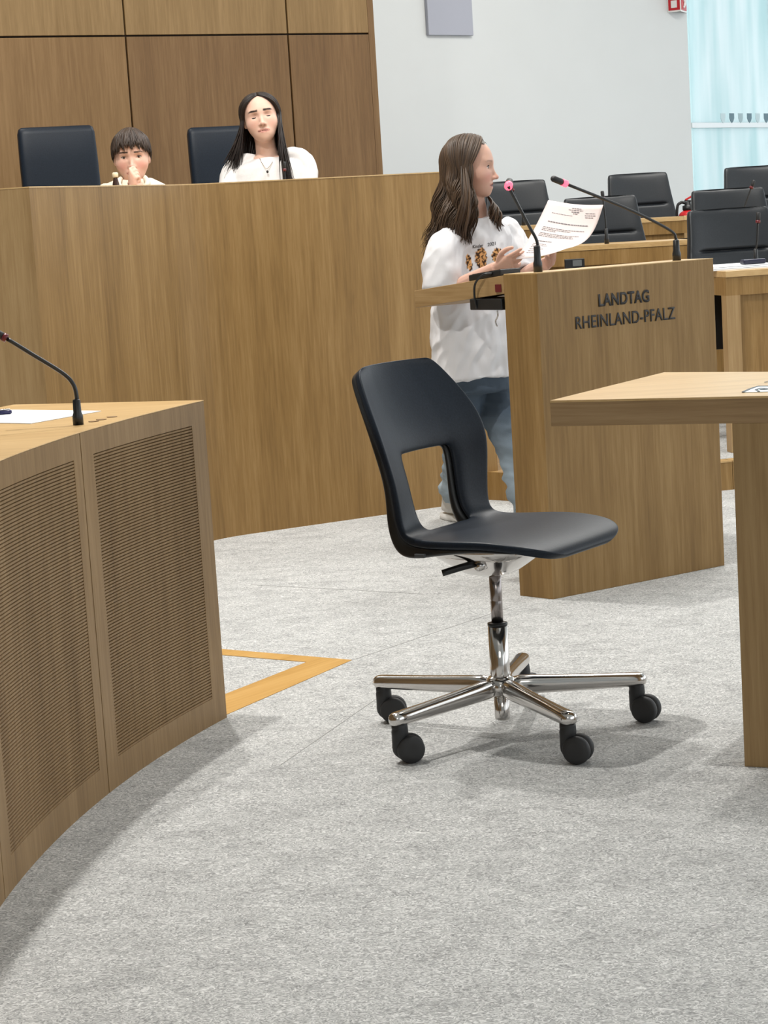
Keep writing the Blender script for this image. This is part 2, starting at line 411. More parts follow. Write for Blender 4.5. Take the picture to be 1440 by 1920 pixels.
# platform step (tiers on which the deputies' rows stand)
def tier(name, pts, z, rear=14.6):
    t = empty(name, (1.5, pts[0][1], 0), kind='structure')
    poly = [V((*p, 0)) for p in pts] + [V((7.5, 19.5, 0)), V((6.0, 19.5, 0)), V((1.9, 15.3, 0)), V((pts[0][0], rear, 0))]
    struct('tier_carpet', prism(B(), poly, 0, z-.001), CARPET, t)
    for i in range(len(pts)-1):
        a, c = V((*pts[i], 0)), V((*pts[i+1], 0)); d = (c-a).normalized(); n = V((d.y, -d.x, 0))
        struct('riser', slab(B(), a+n*.018, c+n*.018, n, .018, 0, z-.003), WOOD, t)
        struct('nosing', prism(B(), [a+n*.02, c+n*.02, c-n*.05, a-n*.05], z-.003, z+.003), WOODT, t)
tier('trim_3', [(.56, 8.03), (.95, 7.97), (1.40, 8.07), (2.4, 8.45), (6.5, 10.5)], .115, 13.9)
tier('trim_4', [(.9, 9.55), (1.4, 9.5), (2.4, 9.5), (6.5, 10.9)], .2, 13.9)
tier('trim_5', [(.45, 12.0), (1.4, 11.75), (2.4, 11.75), (6.5, 13.2)], .3, 13.6)
# low step at the podium's end
b = B(); prism(b, [(.30, 8.30), (.50, 8.13), (.56, 8.03), (.57, 9.0), (.45, 9.0)], 0, .115)
ob('trim_6', b, WOOD, kind='structure')

# ------------------------------------------------------------ microphones
def mic(name, base, pts, tip, label, lit=True, group=None, r=.0042, base_h=.055, wide=.011, headr=.0085, headlen=.05, zbase=None):
    """base: foot point; pts: gooseneck points in world coordinates; tip: end of the capsule"""
    base = V(base); t = empty(name, base, label, 'microphone', group)
    bm = B(); lathe(bm, [(wide, 0), (wide, base_h*.35), (wide*.78, base_h*.5), (wide*.72, base_h), (r*1.2, base_h*1.05)], base, 16); ob('socket', bm, PLAST, t, smooth=True)
    P = [base+V((0, 0, base_h))]+[V(p) for p in pts]
    bm = B(); tube(bm, P, r, 8, 26); ob('gooseneck', bm, PLAST, t, smooth=True)
    e = P[-1]; d = (V(tip)-e).normalized(); L = (V(tip)-e).length
    bm = B(); tube(bm, [e, e+d*L*.28], headr*1.12, 12); ob('ring_light', bm, REDGLOW if lit else REDOFF, t, smooth=True)
    bm = B(); tube(bm, [e+d*L*.26, e+d*L*.35, e+d*L*.9, V(tip)], [headr*.8, headr, headr, headr*.7], 12); ob('capsule', bm, PLASTM, t, smooth=True)
    return t

# ------------------------------------------------------------ lectern
LA, LB, LC = V((.398, 6.07, 0)), V((.49, 5.978, 0)), V((1.075, 6.371, 0))
ld = (LC-LB).normalized(); lnn = V((ld.y, -ld.x, 0))      # outward normal of the front
LD = LC + (LA-LB)
zl = .973
def lectern():
    t = empty('lectern', (LA+LC)/2, 'oak veneered lectern with black lettering on its angled front', 'lectern')
    ob('front_panel', prism(B(), [LA, LB, LC, LD], 0, zl), WOOD, t, bevel=.0012)
    q = -lnn
    a = LA; L = .465
    bk = (LA-V((.0, 0, 0)))
    P0 = LA; P1 = LD; R0 = P0+q*L; R1 = P1+q*L
    dz = .043; th = .054
    ob('desktop', prism(B(), [P0, P1, R1, R0], [zl-.002-th]*2+[zl-.002-dz-th]*2, [zl-.002]*2+[zl-.002-dz]*2), WOODSL, t, bevel=.0012)
    ob('top_edge', prism(B(), [LA+V((.001, 0, 0)), LB+V((0, .001, 0)), LC, LD], zl, zl+.0025), WOODT, t)
    for s, p in ((0, P0+ld*.03), (1, P1-ld*.09)):
        ob('support', slab(B(), p+q*.002, p+q*.10, V((-q.y, q.x, 0)), .05, .0 if s else .90, zl-.07), WOODL, t)
    # lettering
    fp = LB+lnn*.0008
    def words(txt, p0, p1, hpx0, bold, name):
        """baseline p0->p1 on the front face"""
        A0 = hit(*p0, fp, lnn); A1 = hit(*p1, fp, lnn); T0 = hit(*hpx0, fp, lnn)
        h = T0.z-A0.z
        cu = bpy.data.curves.new(name, 'FONT'); cu.body = txt; cu.size = 1; cu.extrude = .0; cu.offset = bold; cu.space_character = 1.04
        o = bpy.data.objects.new(name, cu); COL.objects.link(o)
        dg = bpy.context.evaluated_depsgraph_get(); dg.update(); me = bpy.data.meshes.new_from_object(o.evaluated_get(dg)); bpy.data.objects.remove(o)
        xs = [v.co.x for v in me.vertices]; ys = [v.co.y for v in me.vertices]
        x0, x1, y0, y1 = min(xs), max(xs), min(ys), max(ys); Lw = V((A1-A0).xy).length
        bm = B(); bm.from_mesh(me); 
        for v in bm.verts:
            fx = (v.co.x-x0)/(x1-x0)*Lw; fz = (v.co.y-y0)/(y1-y0)*h
            v.co = A0 + ld*fx + V((0, 0, fz+(A1.z-A0.z)*0))
        ext = bmesh.ops.extrude_face_region(bm, geom=list(bm.faces))
        for v in [g for g in ext['geom'] if isinstance(g, bmesh.types.BMVert)]: v.co += lnn*.0015
        ob(name, bm, INK, t, label='black lettering reading '+txt)
    words('LANDTAG', (1122.5, 575.5), (1217.5, 566), (1121.2, 551.5), .030, 'lettering')
    words('RHEINLAND-PFALZ', (1079.5, 617.5), (1266, 597), (1077.8, 594), .010, 'lettering')
    # adapter box under the desktop, small socket plate
    bm = B(); c = LA+q*.085+ld*.012; 
    ob('connection_box', slab(B(), LA+q*.17-ld*.004, LA+q*.012-ld*.004, -ld, .10, .868, .902), PLAST, t, bevel=.003, label='black connection box under the desktop')
    ob('socket_plate', slab(B(), LA+q*.04-ld*.003, LA+q*.012-ld*.003, -ld, .004, .922, .945), REDOFF, t)
    bm = B(); p = LA+q*.03-ld*.006
    tube(bm, [p+V((0, 0, .868)), p+V((0, 0, .85)), p+q*.012+V((0, 0, .835)), p+q*.006+V((0, 0, .82))], .0022, 6, 10)
    ob('hook', bm, CHROME, t, smooth=True)
    return t
lectern()
q = -lnn
# black tablet-like device on the desktop with its cable
def on_desktop(s, l): return LA+q*s+ld*l+V((0, 0, zl-.002-.043*s/.465))
dev = empty('touch_screen', on_desktop(.15, .06), 'slim black touch screen with looping cable on the lectern desktop before the girl', 'screen')
bm = B(); P = [on_desktop(.03, .012), on_desktop(.03, .09), on_desktop(.19, .09), on_desktop(.19, .012)]
prism(bm, P, [p.z+.001 for p in P], [p.z+.020 for p in P]); ob('housing', bm, PLAST, dev, bevel=.003)
bm = B(); P = [on_desktop(.04, .02), on_desktop(.04, .082), on_desktop(.18, .082), on_desktop(.18, .02)]
prism(bm, P, [p.z+.0195 for p in P], [p.z+.0215 for p in P]); ob('glass', bm, mat('screen_glass', (.01, .01, .012), .08), dev)
bm = B(); a = on_desktop(.09, -.004)
tube(bm, [on_desktop(.07, .012)+V((0, 0, .012)), on_desktop(.09, -.006)+V((0, 0, .012)), on_desktop(.125, -.012)+V((0, 0, -.01)), on_desktop(.135, -.010)+V((0, 0, -.05)), on_desktop(.135, -.004)+V((0, 0, -.085))], .0034, 8, 20)
ob('cable', bm, PLAST, dev, smooth=True)

# lectern microphones
tp = lambda px, py: hit(px, py, LB+q*.05, lnn)
b1 = tp(1009, 510); b1.z = zl+.0025
m1 = tp(1008, 455); m1b = tp(990, 425); m1c = tp(957, 362); m1d = tp(941, 341)
mic('gooseneck_microphone', b1, [tp(1008.5, 470), tp(1006, 450), tp(990, 420), tp(951, 350)+V((.0, -.05, 0))], tp(944, 340)+V((0.02, .03, .0)), 'gooseneck microphone with lit red ring at the girl\'s mouth, left one on the lectern', r=.0047, headr=.011, base_h=.075, wide=.0135)
b2 = tp(1269, 487); b2.z = zl+.0025
mic('gooseneck_microphone', b2, [tp(1267, 447), tp(1255, 431), tp(1180, 393), tp(1062, 345)], tp(1035, 334), 'long gooseneck microphone with lit red ring leaning left from the lectern\'s right end', r=.0047, headr=.0098, base_h=.062, wide=.0135)

# ------------------------------------------------------------ curved desk on the left
CC = V((3.027, 3.234, 0)); CR = 3.753
def cp(deg, r=CR, z=0): a = math.radians(deg); return CC+V((r*math.cos(a), r*math.sin(a), z))
def curved(bm, a0, a1, r0, r1, z0, z1, n=8):
    inn = [cp(a0+(a1-a0)*i/n, r0) for i in range(n+1)]; out = [cp(a0+(a1-a0)*i/n, r1) for i in range(n+1)]
    return prism(bm, inn+out[::-1], z0, z1)
def left_desk():
    t = empty('curved_desk', cp(168), 'curved oak desk with fine louvred front panels at the left edge', 'desk')
    a0, a1 = 156.17, 196.0
    ob('desktop', curved(B(), a0, a1, CR+.0, CR+.53, .7625, .765, 40), WOODT, t, bevel=.001)
    # back carcass wall of each panel + frame and louvres
    edges = [156.17, 165.95, 176.12, 186.2, 196.0]
    for i in range(4):
        e0, e1 = edges[i]+.03, edges[i+1]-.03; l0 = e0+(1.0 if i == 0 else .62); l1 = e1-.95
        z0, z1 = .062, .712
        curvedp = lambda x0, x1, za, zb, m, nm, r0=CR, r1=CR+.02, n=8: ob(nm, curved(B(), x0, x1, r0, r1, za, zb, n), m, t)
        curvedp(e0, l0, 0, .7624, WOODD, 'frame_stile', n=2); curvedp(l1, e1, 0, .7624, WOODD, 'frame_stile', n=2)
        curvedp(l0, l1, 0, z0, WOODD, 'frame_rail'); curvedp(l0, l1, z1, .7624, WOODD, 'frame_rail')
        curvedp(l0, l1, z0, z1, mat('louvre_back', (.13, .08, .038), .8), 'louvre_back', CR+.008, CR+.016)
        # louvre slats: wedge section, joined as stuff (about 5 pixels pitch)
        bm = B(); N = 94; n = 8; pitch = (z1-z0)/N
        for s in range(N):
            zb = z0+s*pitch
            rows = []
            for r_, z_ in ((CR+.0085, zb), (CR+.0010, zb+pitch*.06), (CR+.0002, zb+pitch*.68), (CR+.0055, zb+pitch*.86)):
                rows.append([bm.verts.new(cp(l0+(l1-l0)*k/n, r_, z_)) for k in range(n+1)])
            for a, c in zip(rows, rows[1:]):
                for k in range(n): bm.faces.new((a[k], a[k+1], c[k+1], c[k]))
        ob('louvre_slats', bm, WOODD, t, kind='stuff')
    # end panel
    ob('end_panel', prism(B(), [cp(a0-.0, CR+.021), cp(a0, CR+.50), cp(a0+.4, CR+.50), cp(a0+.4, CR+.021)], 0, .7624), WOODD, t)
    # flush switches near the front edge of the top
    for px, py in ((176, 790), (190, 786.5), (210, 781.5)):
        p = atz(px, py, .7655)
        bm = B(); lathe(bm, [(.011, 0), (.012, .0008), (.010, .001)], p, 20); ob('flush_button', bm, mat('brass_button', (.32, .20, .09), .4), t, smooth=True)
left_desk()
zt_ = .7655
mb = atz(147, 796, zt_); Ym = mb.y
mic('gooseneck_microphone', mb, [at(144, 745, Ym), at(138, 722, Ym), at(118, 700, Ym), at(60, 664, Ym), at(13, 635, Ym)], at(-14, 620, Ym), 'gooseneck microphone rising from the curved desk at the left edge', lit=False, r=.0046, base_h=.052, wide=.0115, headr=.0085)
def sheet(name, pts, z, label, m=PAPER, cat='paper', group=None, t=.001):
    return ob(name, prism(B(), pts, z, z+t), m, label=label, cat=cat, group=group)
sheet('paper_sheet', [atz(190, 771, zt_), atz(58, 794.5, zt_), atz(-90, 792, zt_), atz(-60, 768, zt_)], zt_, 'white paper sheet on the curved desk at the left edge')
pen = empty('pen', atz(5, 772, .77), 'dark blue pen lying on the white paper at the left edge', 'pen')
a, c = atz(22, 772, .7715), atz(-40, 777, .7715)
bm = B(); tube(bm, [a, a+(c-a)*.06, a+(c-a)*.1, c], [.0035, .0055, .0048, .0048], 10); ob('barrel', bm, mat('blue_pen', (.012, .012, .07), .3), pen, smooth=True)
bm = B(); d = (c-a); tube(bm, [a+d*.05+V((0, 0, .006)), a+d*.5+V((0, 0, .0065))], .0018, 6); ob('clip', bm, CHROME, pen, smooth=True)

# ------------------------------------------------------------ stenographers' table on the right
def right_table():
    T0, T1 = V((.359, 4.204, 0)), V((.777, 4.020, 0)); fd = (T1-T0).normalized(); fn = V((fd.y, -fd.x, 0))
    F0 = V((.674, 4.733, 0)); bd = (V((.886, 4.574, 0))-F0).normalized()
    t = empty('side_table', (.9, 4.3, 0), 'light oak table with thick edges and panel leg at the right edge', 'table')
    E0 = T0+fd*1.35; E1 = F0+bd*1.3
    poly = [T0, E0, E1, F0]
    b_ = B(); prism(b_, poly, .7605, .765); ob('veneer_top', b_, WOODT, t)
    def edge(a, c, nm='edge_band', z0=.711):
        d = (c-a).normalized(); n = V((d.y, -d.x, 0)); ob(nm, slab(B(), a, c, n, .02, z0, .7604), WOODH, t)
    edge(T0, E0); edge(E0, E1)
    d = (F0-T0).normalized()
    edge(F0, T0+d*.021)
    b_ = B(); prism(b_, [T0+(E1-T0)*.03, E0+(F0-E0)*.03, E1+(T0-E1)*.03, F0+(E0-F0)*.03], .713, .76); ob('core', b_, WOODH, t)
    lg = T0+fd*((V((.703, 4.036, 0))-T0).dot(fd))
    s = -fn
    ob('leg', prism(B(), [lg-fn*.0, lg+fd*.20, lg+fd*.20+s*.055, lg+s*.055], 0, .7108), WOODL, t, bevel=.0008)
    le = E1-bd*.2
    ob('leg', prism(B(), [le, le+bd*.15, le+bd*.15-V((.02, .05, 0)), le-V((.02, .05, 0))], 0, .7108), WOODD, t)
right_table()
# printed leaflet on the right table
zq = .7662
lf = empty('leaflet', atz(1430, 730, zq), 'white leaflet with dark outlined drawing at the right edge of the oak table', 'leaflet')
def q3(*pts): return [atz(x, y, zq) for x, y in pts]
LFM = mat('leaflet_pale', (.72, .82, .86), .5); 
ob('page', prism(B(), q3((1392, 735.5), (1480, 733), (1500, 723), (1421, 723.5)), .7655, .7663), LFM, lf)
def line(pts, wpx, m, nm='printed_line'):
    P = [atz(x, y, .7668) for x, y in pts]; bm = B(); tube(bm, P, wpx, 6, flat=.25, flatdir=(0, 0, 1)); ob(nm, bm, m, lf)
DK = mat('leaflet_ink', (.03, .045, .06), .5)
line([(1393, 735), (1406, 729), (1421, 724), (1470, 723.5)], .0035, DK)
line([(1417, 731), (1424, 728), (1436, 728), (1446, 731)], .003, DK)
line([(1419, 731.5), (1423, 734)], .003, DK)
bm = B(); lathe(bm, [(.010, 0), (.010, .0006)], atz(1433, 730, .7665), 20); ob('printed_dot', bm, DK, lf)
line([(1434, 716.5), (1440, 714.5), (1450, 714)], .0018, DK)

# ------------------------------------------------------------ swivel chair in the foreground
CX, CY = .238, 4.448; AL = math.radians(-35.5)
def swivel_chair():
    t = empty('swivel_chair', (CX, CY, 0), 'dark blue-black leather swivel chair with open back on a polished five-star base', 'chair')
    cu, su = math.cos(AL), math.sin(AL)
    def W(u, v, z): return V((CX+cu*u-su*v, CY+su*u+cu*v, z))
    rows = [(.247, .430, .085, 0, 0), (.243, .441, .135, 0, 0), (.226, .455, .176, 0, .001), (.182, .468, .204, 0, .003), (.10, .475, .213, 0, .006), (.03, .473, .216, 0, .007),
            (-.03, .470, .208, 0, .006), (-.085, .470, .194, .0, .004), (-.108, .476, .185, .004, .0), (-.118, .493, .180, .016, 0), (-.120, .540, .184, .028, 0), (-.121, .59, .193, .036, 0),
            (-.126, .640, .206, .044, 0), (-.138, .685, .208, .048, 0), (-.161, .73, .200, .050, 0), (-.188, .772, .184, .048, 0), (-.213, .808, .166, .042, 0), (-.230, .832, .150, .036, 0), (-.235, .840, .125, .032, 0)]
    ts = [-1, -.94, -.82, -.70, -.50, -.40, -.19, 0, .19, .40, .50, .70, .82, .94, 1]
    def sheetmesh(r0, r1, off, wk, nm, m):
        """off: (front offset, back offset) functions of the row"""
        R = rows[r0:r1]; bm = B(); G = ([], [])
        for i, (u, z, hw, wr, di) in enumerate(R):
            p0 = R[max(i-1, 0)]; p1 = R[min(i+1, len(R)-1)]
            du, dz = p1[0]-p0[0], p1[1]-p0[1]; l = math.hypot(du, dz) or 1
            nu, nz = dz/l, -du/l
            for side in (0, 1):
                o_ = off[side](i+r0); row = []
                for tt in ts:
                    uu = u - wr*(1-tt*tt) + nu*o_; zz = z - di*(1-tt*tt) + nz*o_
                    row.append(bm.verts.new(W(uu, tt*hw*wk, zz)))
                G[side].append(row)
        cells = [(i, k) for i in range(len(R)-1) for k in range(len(ts)-1) if not (8 <= i+r0 <= 11 and 4 <= k <= 9)]
        edges = {}
        for i, k in cells:
            q4 = [(i, k), (i+1, k), (i+1, k+1), (i, k+1)]
            bm.faces.new([G[0][a][b_] for a, b_ in q4]); bm.faces.new([G[1][a][b_] for a, b_ in q4[::-1]])
            for a, b_ in zip(q4, q4[1:]+q4[:1]): edges.setdefault(frozenset((a, b_)), []).append((a, b_))
        for e in edges.values():
            if len(e) == 1:
                a, b_ = e[0]; bm.faces.new([G[0][b_[0]][b_[1]], G[0][a[0]][a[1]], G[1][a[0]][a[1]], G[1][b_[0]][b_[1]]])
        bmesh.ops.delete(bm, geom=[v for v in bm.verts if not v.link_faces], context='VERTS')
        return ob(nm, bm, m, t, smooth=True, sub=3)
    sheetmesh(0, len(rows), (lambda i: 0, lambda i: -.019), 1.0, 'upholstery', LEATHER)
    sheetmesh(3, len(rows), (lambda i: -.0175, lambda i: -.0175-{3: .004, 4: .008, 5: .012, 6: .018, 7: .030, 8: .042, 9: .030, 10: .022, 11: .019, 12: .018, 13: .018}.get(i, .016)), .975, 'back_shell', PLAST)
    # little name tab at the rear lower side
    p = W(-.055, -.209, .437)
    bm = B(); box(bm, p, (.026, .008, .008), AL); ob('side_tab', bm, mat('grey_tab', (.07, .075, .08), .4), t, bevel=.001)
    # mechanism under the seat
    bm = B(); rings = [(.438, .125, .120), (.424, .130, .12), (.406, .110, .095), (.384, .080, .065), (.368, .056, .045), (.362, .03, .03)]
    R = []
    for z, a, b_ in rings:
        rr = []
        for k in range(28):
            th = 2*math.pi*k/28; c_, s_ = math.cos(th), math.sin(th); e = 2/3.2
            rr.append(bm.verts.new(W(a*math.copysign(abs(c_)**e, c_)-.01, b_*math.copysign(abs(s_)**e, s_), z)))
        R.append(rr)
    for i in range(len(R)-1):
        for k in range(28): bm.faces.new((R[i][k], R[i][(k+1) % 28], R[i+1][(k+1) % 28], R[i+1][k]))
    bm.faces.new(R[0][::-1]); bm.faces.new(R[-1])
    ob('tilt_mechanism', bm, CHROME, t, smooth=True)
    bm = B(); tube(bm, [W(.01, -.070, .402), W(-.01, -.105, .398), W(-.05, -.135, .386)], [.009, .008, .0075], 10, 10); ob('lever', bm, PLAST, t, smooth=True)
    bm = B(); tube(bm, [W(.02, -.060, .398), W(.02, -.098, .398)], .011, 16); ob('pivot_bolt', bm, CHROME, t, smooth=True)
    # column
    bm = B(); lathe(bm, [(.0135, .25), (.0135, .30), (.0130, .302), (.0130, .304), (.0135, .306), (.0135, .372)], (CX, CY, 0)); ob('gas_spring', bm, STEEL, t, smooth=True)
    bm = B(); lathe(bm, [(.019, .246), (.0225, .246), (.0225, .252), (.016, .254)], (CX, CY, 0)); ob('collar', bm, PLAST, t, smooth=True)
    bm = B(); lathe(bm, [(.0215, .125), (.0225, .13), (.0218, .246)], (CX, CY, 0)); ob('column_tube', bm, CHROME, t, smooth=True)
    bm = B(); lathe(bm, [(.012, .030), (.0165, .032), (.0175, .038), (.0175, .10)], (CX, CY, 0)); ob('lower_tube', bm, CHROME, t, smooth=True)
    bm = B(); lathe(bm, [(.026, .088), (.036, .096), (.038, .112), (.032, .124), (.023, .132)], (CX, CY, 0)); ob('hub', bm, CHROME, t, smooth=True)
    angs = [5, 77, 149, 221, 293]
    cast_dir = [-30, 60, -5, 4, -24]
    for a, cdv in zip(angs, cast_dir):
        A = math.radians(a); d = V((math.cos(A), math.sin(A), 0)); C0 = V((CX, CY, 0)); n = V((-d.y, d.x, 0))
        bm = B(); R = []
        prof = [(.018, .108, .021, .024), (.07, .106, .018, .022), (.15, .102, .0165, .0195), (.24, .099, .0165, .0175), (.290, .0975, .019, .0165), (.312, .097, .020, .0165), (.325, .0965, .0175, .0150), (.332, .096, .009, .008)]
        for s, z, hw, hh in prof:
            R.append([bm.verts.new(C0+d*s+n*hw*math.copysign(abs(math.cos(2*math.pi*k/16))**.8, math.cos(2*math.pi*k/16))+V((0, 0, z+hh*math.copysign(abs(math.sin(2*math.pi*k/16))**.8, math.sin(2*math.pi*k/16))))) for k in range(16)])
        for i in range(len(R)-1):
            for k in range(16): bm.faces.new((R[i][k], R[i][(k+1) % 16], R[i+1][(k+1) % 16], R[i+1][k]))
        bm.faces.new(R[0][::-1]); bm.faces.new(R[-1])
        ob('base_arm', bm, CHROME, t, smooth=True, sub=1)
        e = C0+d*.309
        bm = B(); lathe(bm, [(.0165, .070), (.0175, .078), (.0170, .0885)], e, 20); 
        # caster: hood + twin wheels
        cr = math.radians(cdv); f = V((math.cos(cr), math.sin(cr), 0)); sd = V((-f.y, f.x, 0)); wc = e+f*.021+V((0, 0, .0305))
        k_ = ob('castor', bm, PLASTM, t, smooth=True)
        Mx = Matrix((( sd.x, f.x, 0), (sd.y, f.y, 0), (sd.z, 0, 1))).to_4x4()
        bm = B()
        # hood: quarter shell between the wheels
        for sgn in (0,):
            pts = []
            for g in range(11):
                th = math.radians(20+g*16); pts.append(wc+f*math.cos(th)*.0285*-1+V((0, 0, math.sin(th)*.0285)) if False else wc + (-f)*math.cos(th)*.029 + V((0, 0, math.sin(th)*.029)))
            vs = [bm.verts.new(p+sd*.006) for p in pts]+[bm.verts.new(p-sd*.006) for p in pts[::-1]]
        bm.free(); bm = B()
        tube(bm, [wc+f*-.020+V((0, 0, .056)), wc+f*-.021+V((0, 0, .036)), wc+f*-.024+V((0, 0, .016)), wc+f*-.028+V((0, 0, -.004)), wc+f*-.020+V((0, 0, -.018))], [.016, .0185, .0155, .0105, .006], 12, 12, flatdir=sd, flat=1.05)
        ob('hood', bm, PLASTM, k_, smooth=True)
        for sgn in (-1, 1):
            bm = B(); R90 = Matrix.Rotation(math.pi/2, 4, 'Y')
            M3 = Matrix(((sd.x, f.x, 0, 0), (sd.y, f.y, 0, 0), (0, 0, 1, 0), (0, 0, 0, 1))) @ R90
            pr = [(.013, -.0095), (.027, -.0095), (.0296, -.006), (.0305, 0), (.0296, .006), (.027, .0095), (.013, .0095)]
            lathe(bm, pr, wc+sd*sgn*.0125, 28, M3); ob('wheel', bm, RUBBER, k_, smooth=True)
    return t
swivel_chair()

# ------------------------------------------------------------ deputies' rows
def deputy_chair():
    t = empty('conference_chair')
    # local: faces -Y; backrest rises at +Y
    bm = B()
    def pad(bm, z0, z1, w0, w1, y0, y1, th=.07, n=6):
        R = []
        for i in range(n+1):
            f = i/n; z = z0+(z1-z0)*f; hw = (w0+(w1-w0)*f)/2; y = y0+(y1-y0)*f; edge = min(f, 1-f)
            tk = th*(.45+.55*min(1, edge*5)); hw2 = hw*(.93+.07*min(1, edge*6))
            rr = []
            for k in range(24):
                a = 2*math.pi*k/24; c_, s_ = math.cos(a), math.sin(a); e = .42
                x = hw2*math.copysign(abs(c_)**e, c_); yy = tk/2*math.copysign(abs(s_)**e, s_)
                rr.append(bm.verts.new((x, y+yy-.10*(x/.22)**2*.35, z)))
            R.append(rr)
        for i in range(n):
            for k in range(24): bm.faces.new((R[i][k], R[i][(k+1) % 24], R[i+1][(k+1) % 24], R[i+1][k]))
        bm.faces.new(R[0][::-1]); bm.faces.new(R[-1])
        return bm
    bm = B(); R = []
    prof = [(.50, .245, .04), (.53, .25, .07), (.62, .248, .075), (.70, .243, .075), (.78, .232, .075), (.818, .226, .074), (.828, .225, .070), (.834, .224, .058), (.840, .223, .070), (.850, .222, .075), (.90, .214, .072), (.97, .207, .068), (1.015, .203, .060), (1.032, .198, .045), (1.038, .188, .02)]
    for z, hw, th in prof:
        rr = []; y0 = .15+(z-.5)*.22
        for k in range(40):
            a = 2*math.pi*k/40; c_, s_ = math.cos(a), math.sin(a)
            x = hw*math.copysign(abs(c_)**.32, c_); f = abs(x/hw)
            front = s_ < 0; tk = (.072 if (th == .058 and f > .72) else (.016 if th == .058 else th))
            rr.append(bm.verts.new((x, y0+tk/2*math.copysign(abs(s_)**.45, s_)-.035*f*f, z)))
        R.append(rr)
    for i in range(len(R)-1):
        for k in range(40): bm.faces.new((R[i][k], R[i][(k+1) % 40], R[i+1][(k+1) % 40], R[i+1][k]))
    bm.faces.new(R[0][::-1]); bm.faces.new(R[-1])
    ob('backrest', bm, LEATHERG, t, local=True, smooth=True, sub=1)
    bm = B(); loft(bm, [((0, -.03, .40), .20, .20), ((0, -.03, .42), .24, .23), ((0, -.03, .46), .245, .235), ((0, -.03, .475), .22, .21)], e=3.5); ob('seat', bm, LEATHERG, t, local=True, smooth=True)
    bm = B(); 
    for s in (-1, 1):
        bm = B(); tube(bm, [(s*.25, .16, .44), (s*.275, .14, .55), (s*.275, .05, .645), (s*.27, -.14, .65)], [.018, .018, .022, .018], 10, 16, flat=.6, flatdir=(0, 0, 1)); ob('armrest', bm, PLASTM, t, local=True, smooth=True)
    bm = B(); lathe(bm, [(.03, .07), (.03, .25), (.02, .25), (.02, .405)], seg=12); ob('column', bm, CHROME, t, local=True, smooth=True)
    for k in range(5):
        a = math.radians(k*72+15); bm = B(); tube(bm, [(0, 0, .09), (.28*math.cos(a), .28*math.sin(a), .07)], [.02, .014], 8); ob('base_arm', bm, CHROME, t, local=True, smooth=True)
        bm = B(); M3 = Matrix.Rotation(math.pi/2, 4, 'X'); lathe(bm, [(.02, -.02), (.03, -.015), (.03, .015), (.02, .02)], (.28*math.cos(a), .28*math.sin(a), .030), 14, M3); ob('wheel', bm, RUBBER, t, local=True, smooth=True)
    return t
dc0 = deputy_chair(); used = [False]
def place(px, Yd, z, rz, label, sc=1.0):
    c = dc0 if not used[0] else copy_tree(dc0); used[0] = True
    p = at(px, 380, Yd); c.location = (p.x, p.y, z); c.rotation_euler = (0, 0, rz); c.scale = (1, 1, sc)
    return tag(c, label, 'chair', 'black leather chairs in the deputies\' rows')
R_ = math.radians
place(1403, 9.35, .115, R_(14), 'charcoal leather chair in the nearest row, directly right of the lectern', 0.96)
place(1148, 10.9, .2, R_(10), 'charcoal leather chair in the middle row, right behind the girl\'s paper', 0.972)
place(1390, 10.9, .2, R_(8), 'charcoal leather chair in the middle row by the red extinguisher', 0.972)
place(984, 13.2, .3, R_(10), 'charcoal leather chair in the back row beside the girl\'s face', 1.015)
place(1220, 13.2, .3, R_(12), 'charcoal leather chair in the back row with white wall behind it', 1.015)
place(1438, 13.2, .3, R_(8), 'charcoal leather chair in the back row in front of the window', 1.015)

def row_desk(name, A_, D_, zf, zt, depth, label, side_open=False):
    """A_: front-left corner, D_: list of further front points"""
    t = empty(name, (*A_, zf), label, 'desk', None)
    pts = [V((*A_, 0))]+[V((*d, 0)) for d in D_]
    for i in range(len(pts)-1):
        a, c = pts[i], pts[i+1]; d = (c-a).normalized(); n = V((d.y, -d.x, 0)); s = -n
        ob('modesty_panel', slab(B(), a+s*.02+d*.06, c+s*.02, n, .02, zf, zt-.10), WOOD, t)
        ob('front_rail', slab(B(), a, c, n, .03, zt-.1, zt-.0255), WOOD, t)
        ob('post', slab(B(), a, a+d*.06, n, .06, zf, zt-.1), WOODL, t)
        ob('desktop', prism(B(), [a+n*.004, c+n*.004, c+s*depth, a+s*depth], zt-.025, zt), WOODT, t, bevel=.001)
        if i == 0:
            ob('side_rail', prism(B(), [a+s*.031, a+s*depth, a+s*depth+d*.02, a+s*.031+d*.02], zt-.10, zt-.0255), WOOD, t)
            ob('leg', prism(B(), [a+s*(depth-.06), a+s*depth, a+s*depth+d*.05, a+s*(depth-.06)+d*.05], zf, zt-.10), WOOD, t)
    return t
row_desk('deputy_desk', (1.452, 8.32), [(3.2, 8.62)], .115, .862, .52, 'oak desk in the nearest row right of the lectern')
p2 = [atz(1048, 462.5, .965), atz(1180, 456.5, .965), atz(1302, 451, .965)]
row_desk('deputy_desk', (.84, 10.35), [(1.62, 10.12), (3.6, 10.35)], .2, .965, .42, 'oak desk in the middle row behind the girl\'s hands')
row_desk('deputy_desk', (.66, 12.45), [(1.9, 12.25), (4.0, 12.5)], .3, 1.065, .42, 'oak desk in the back row near the white wall')
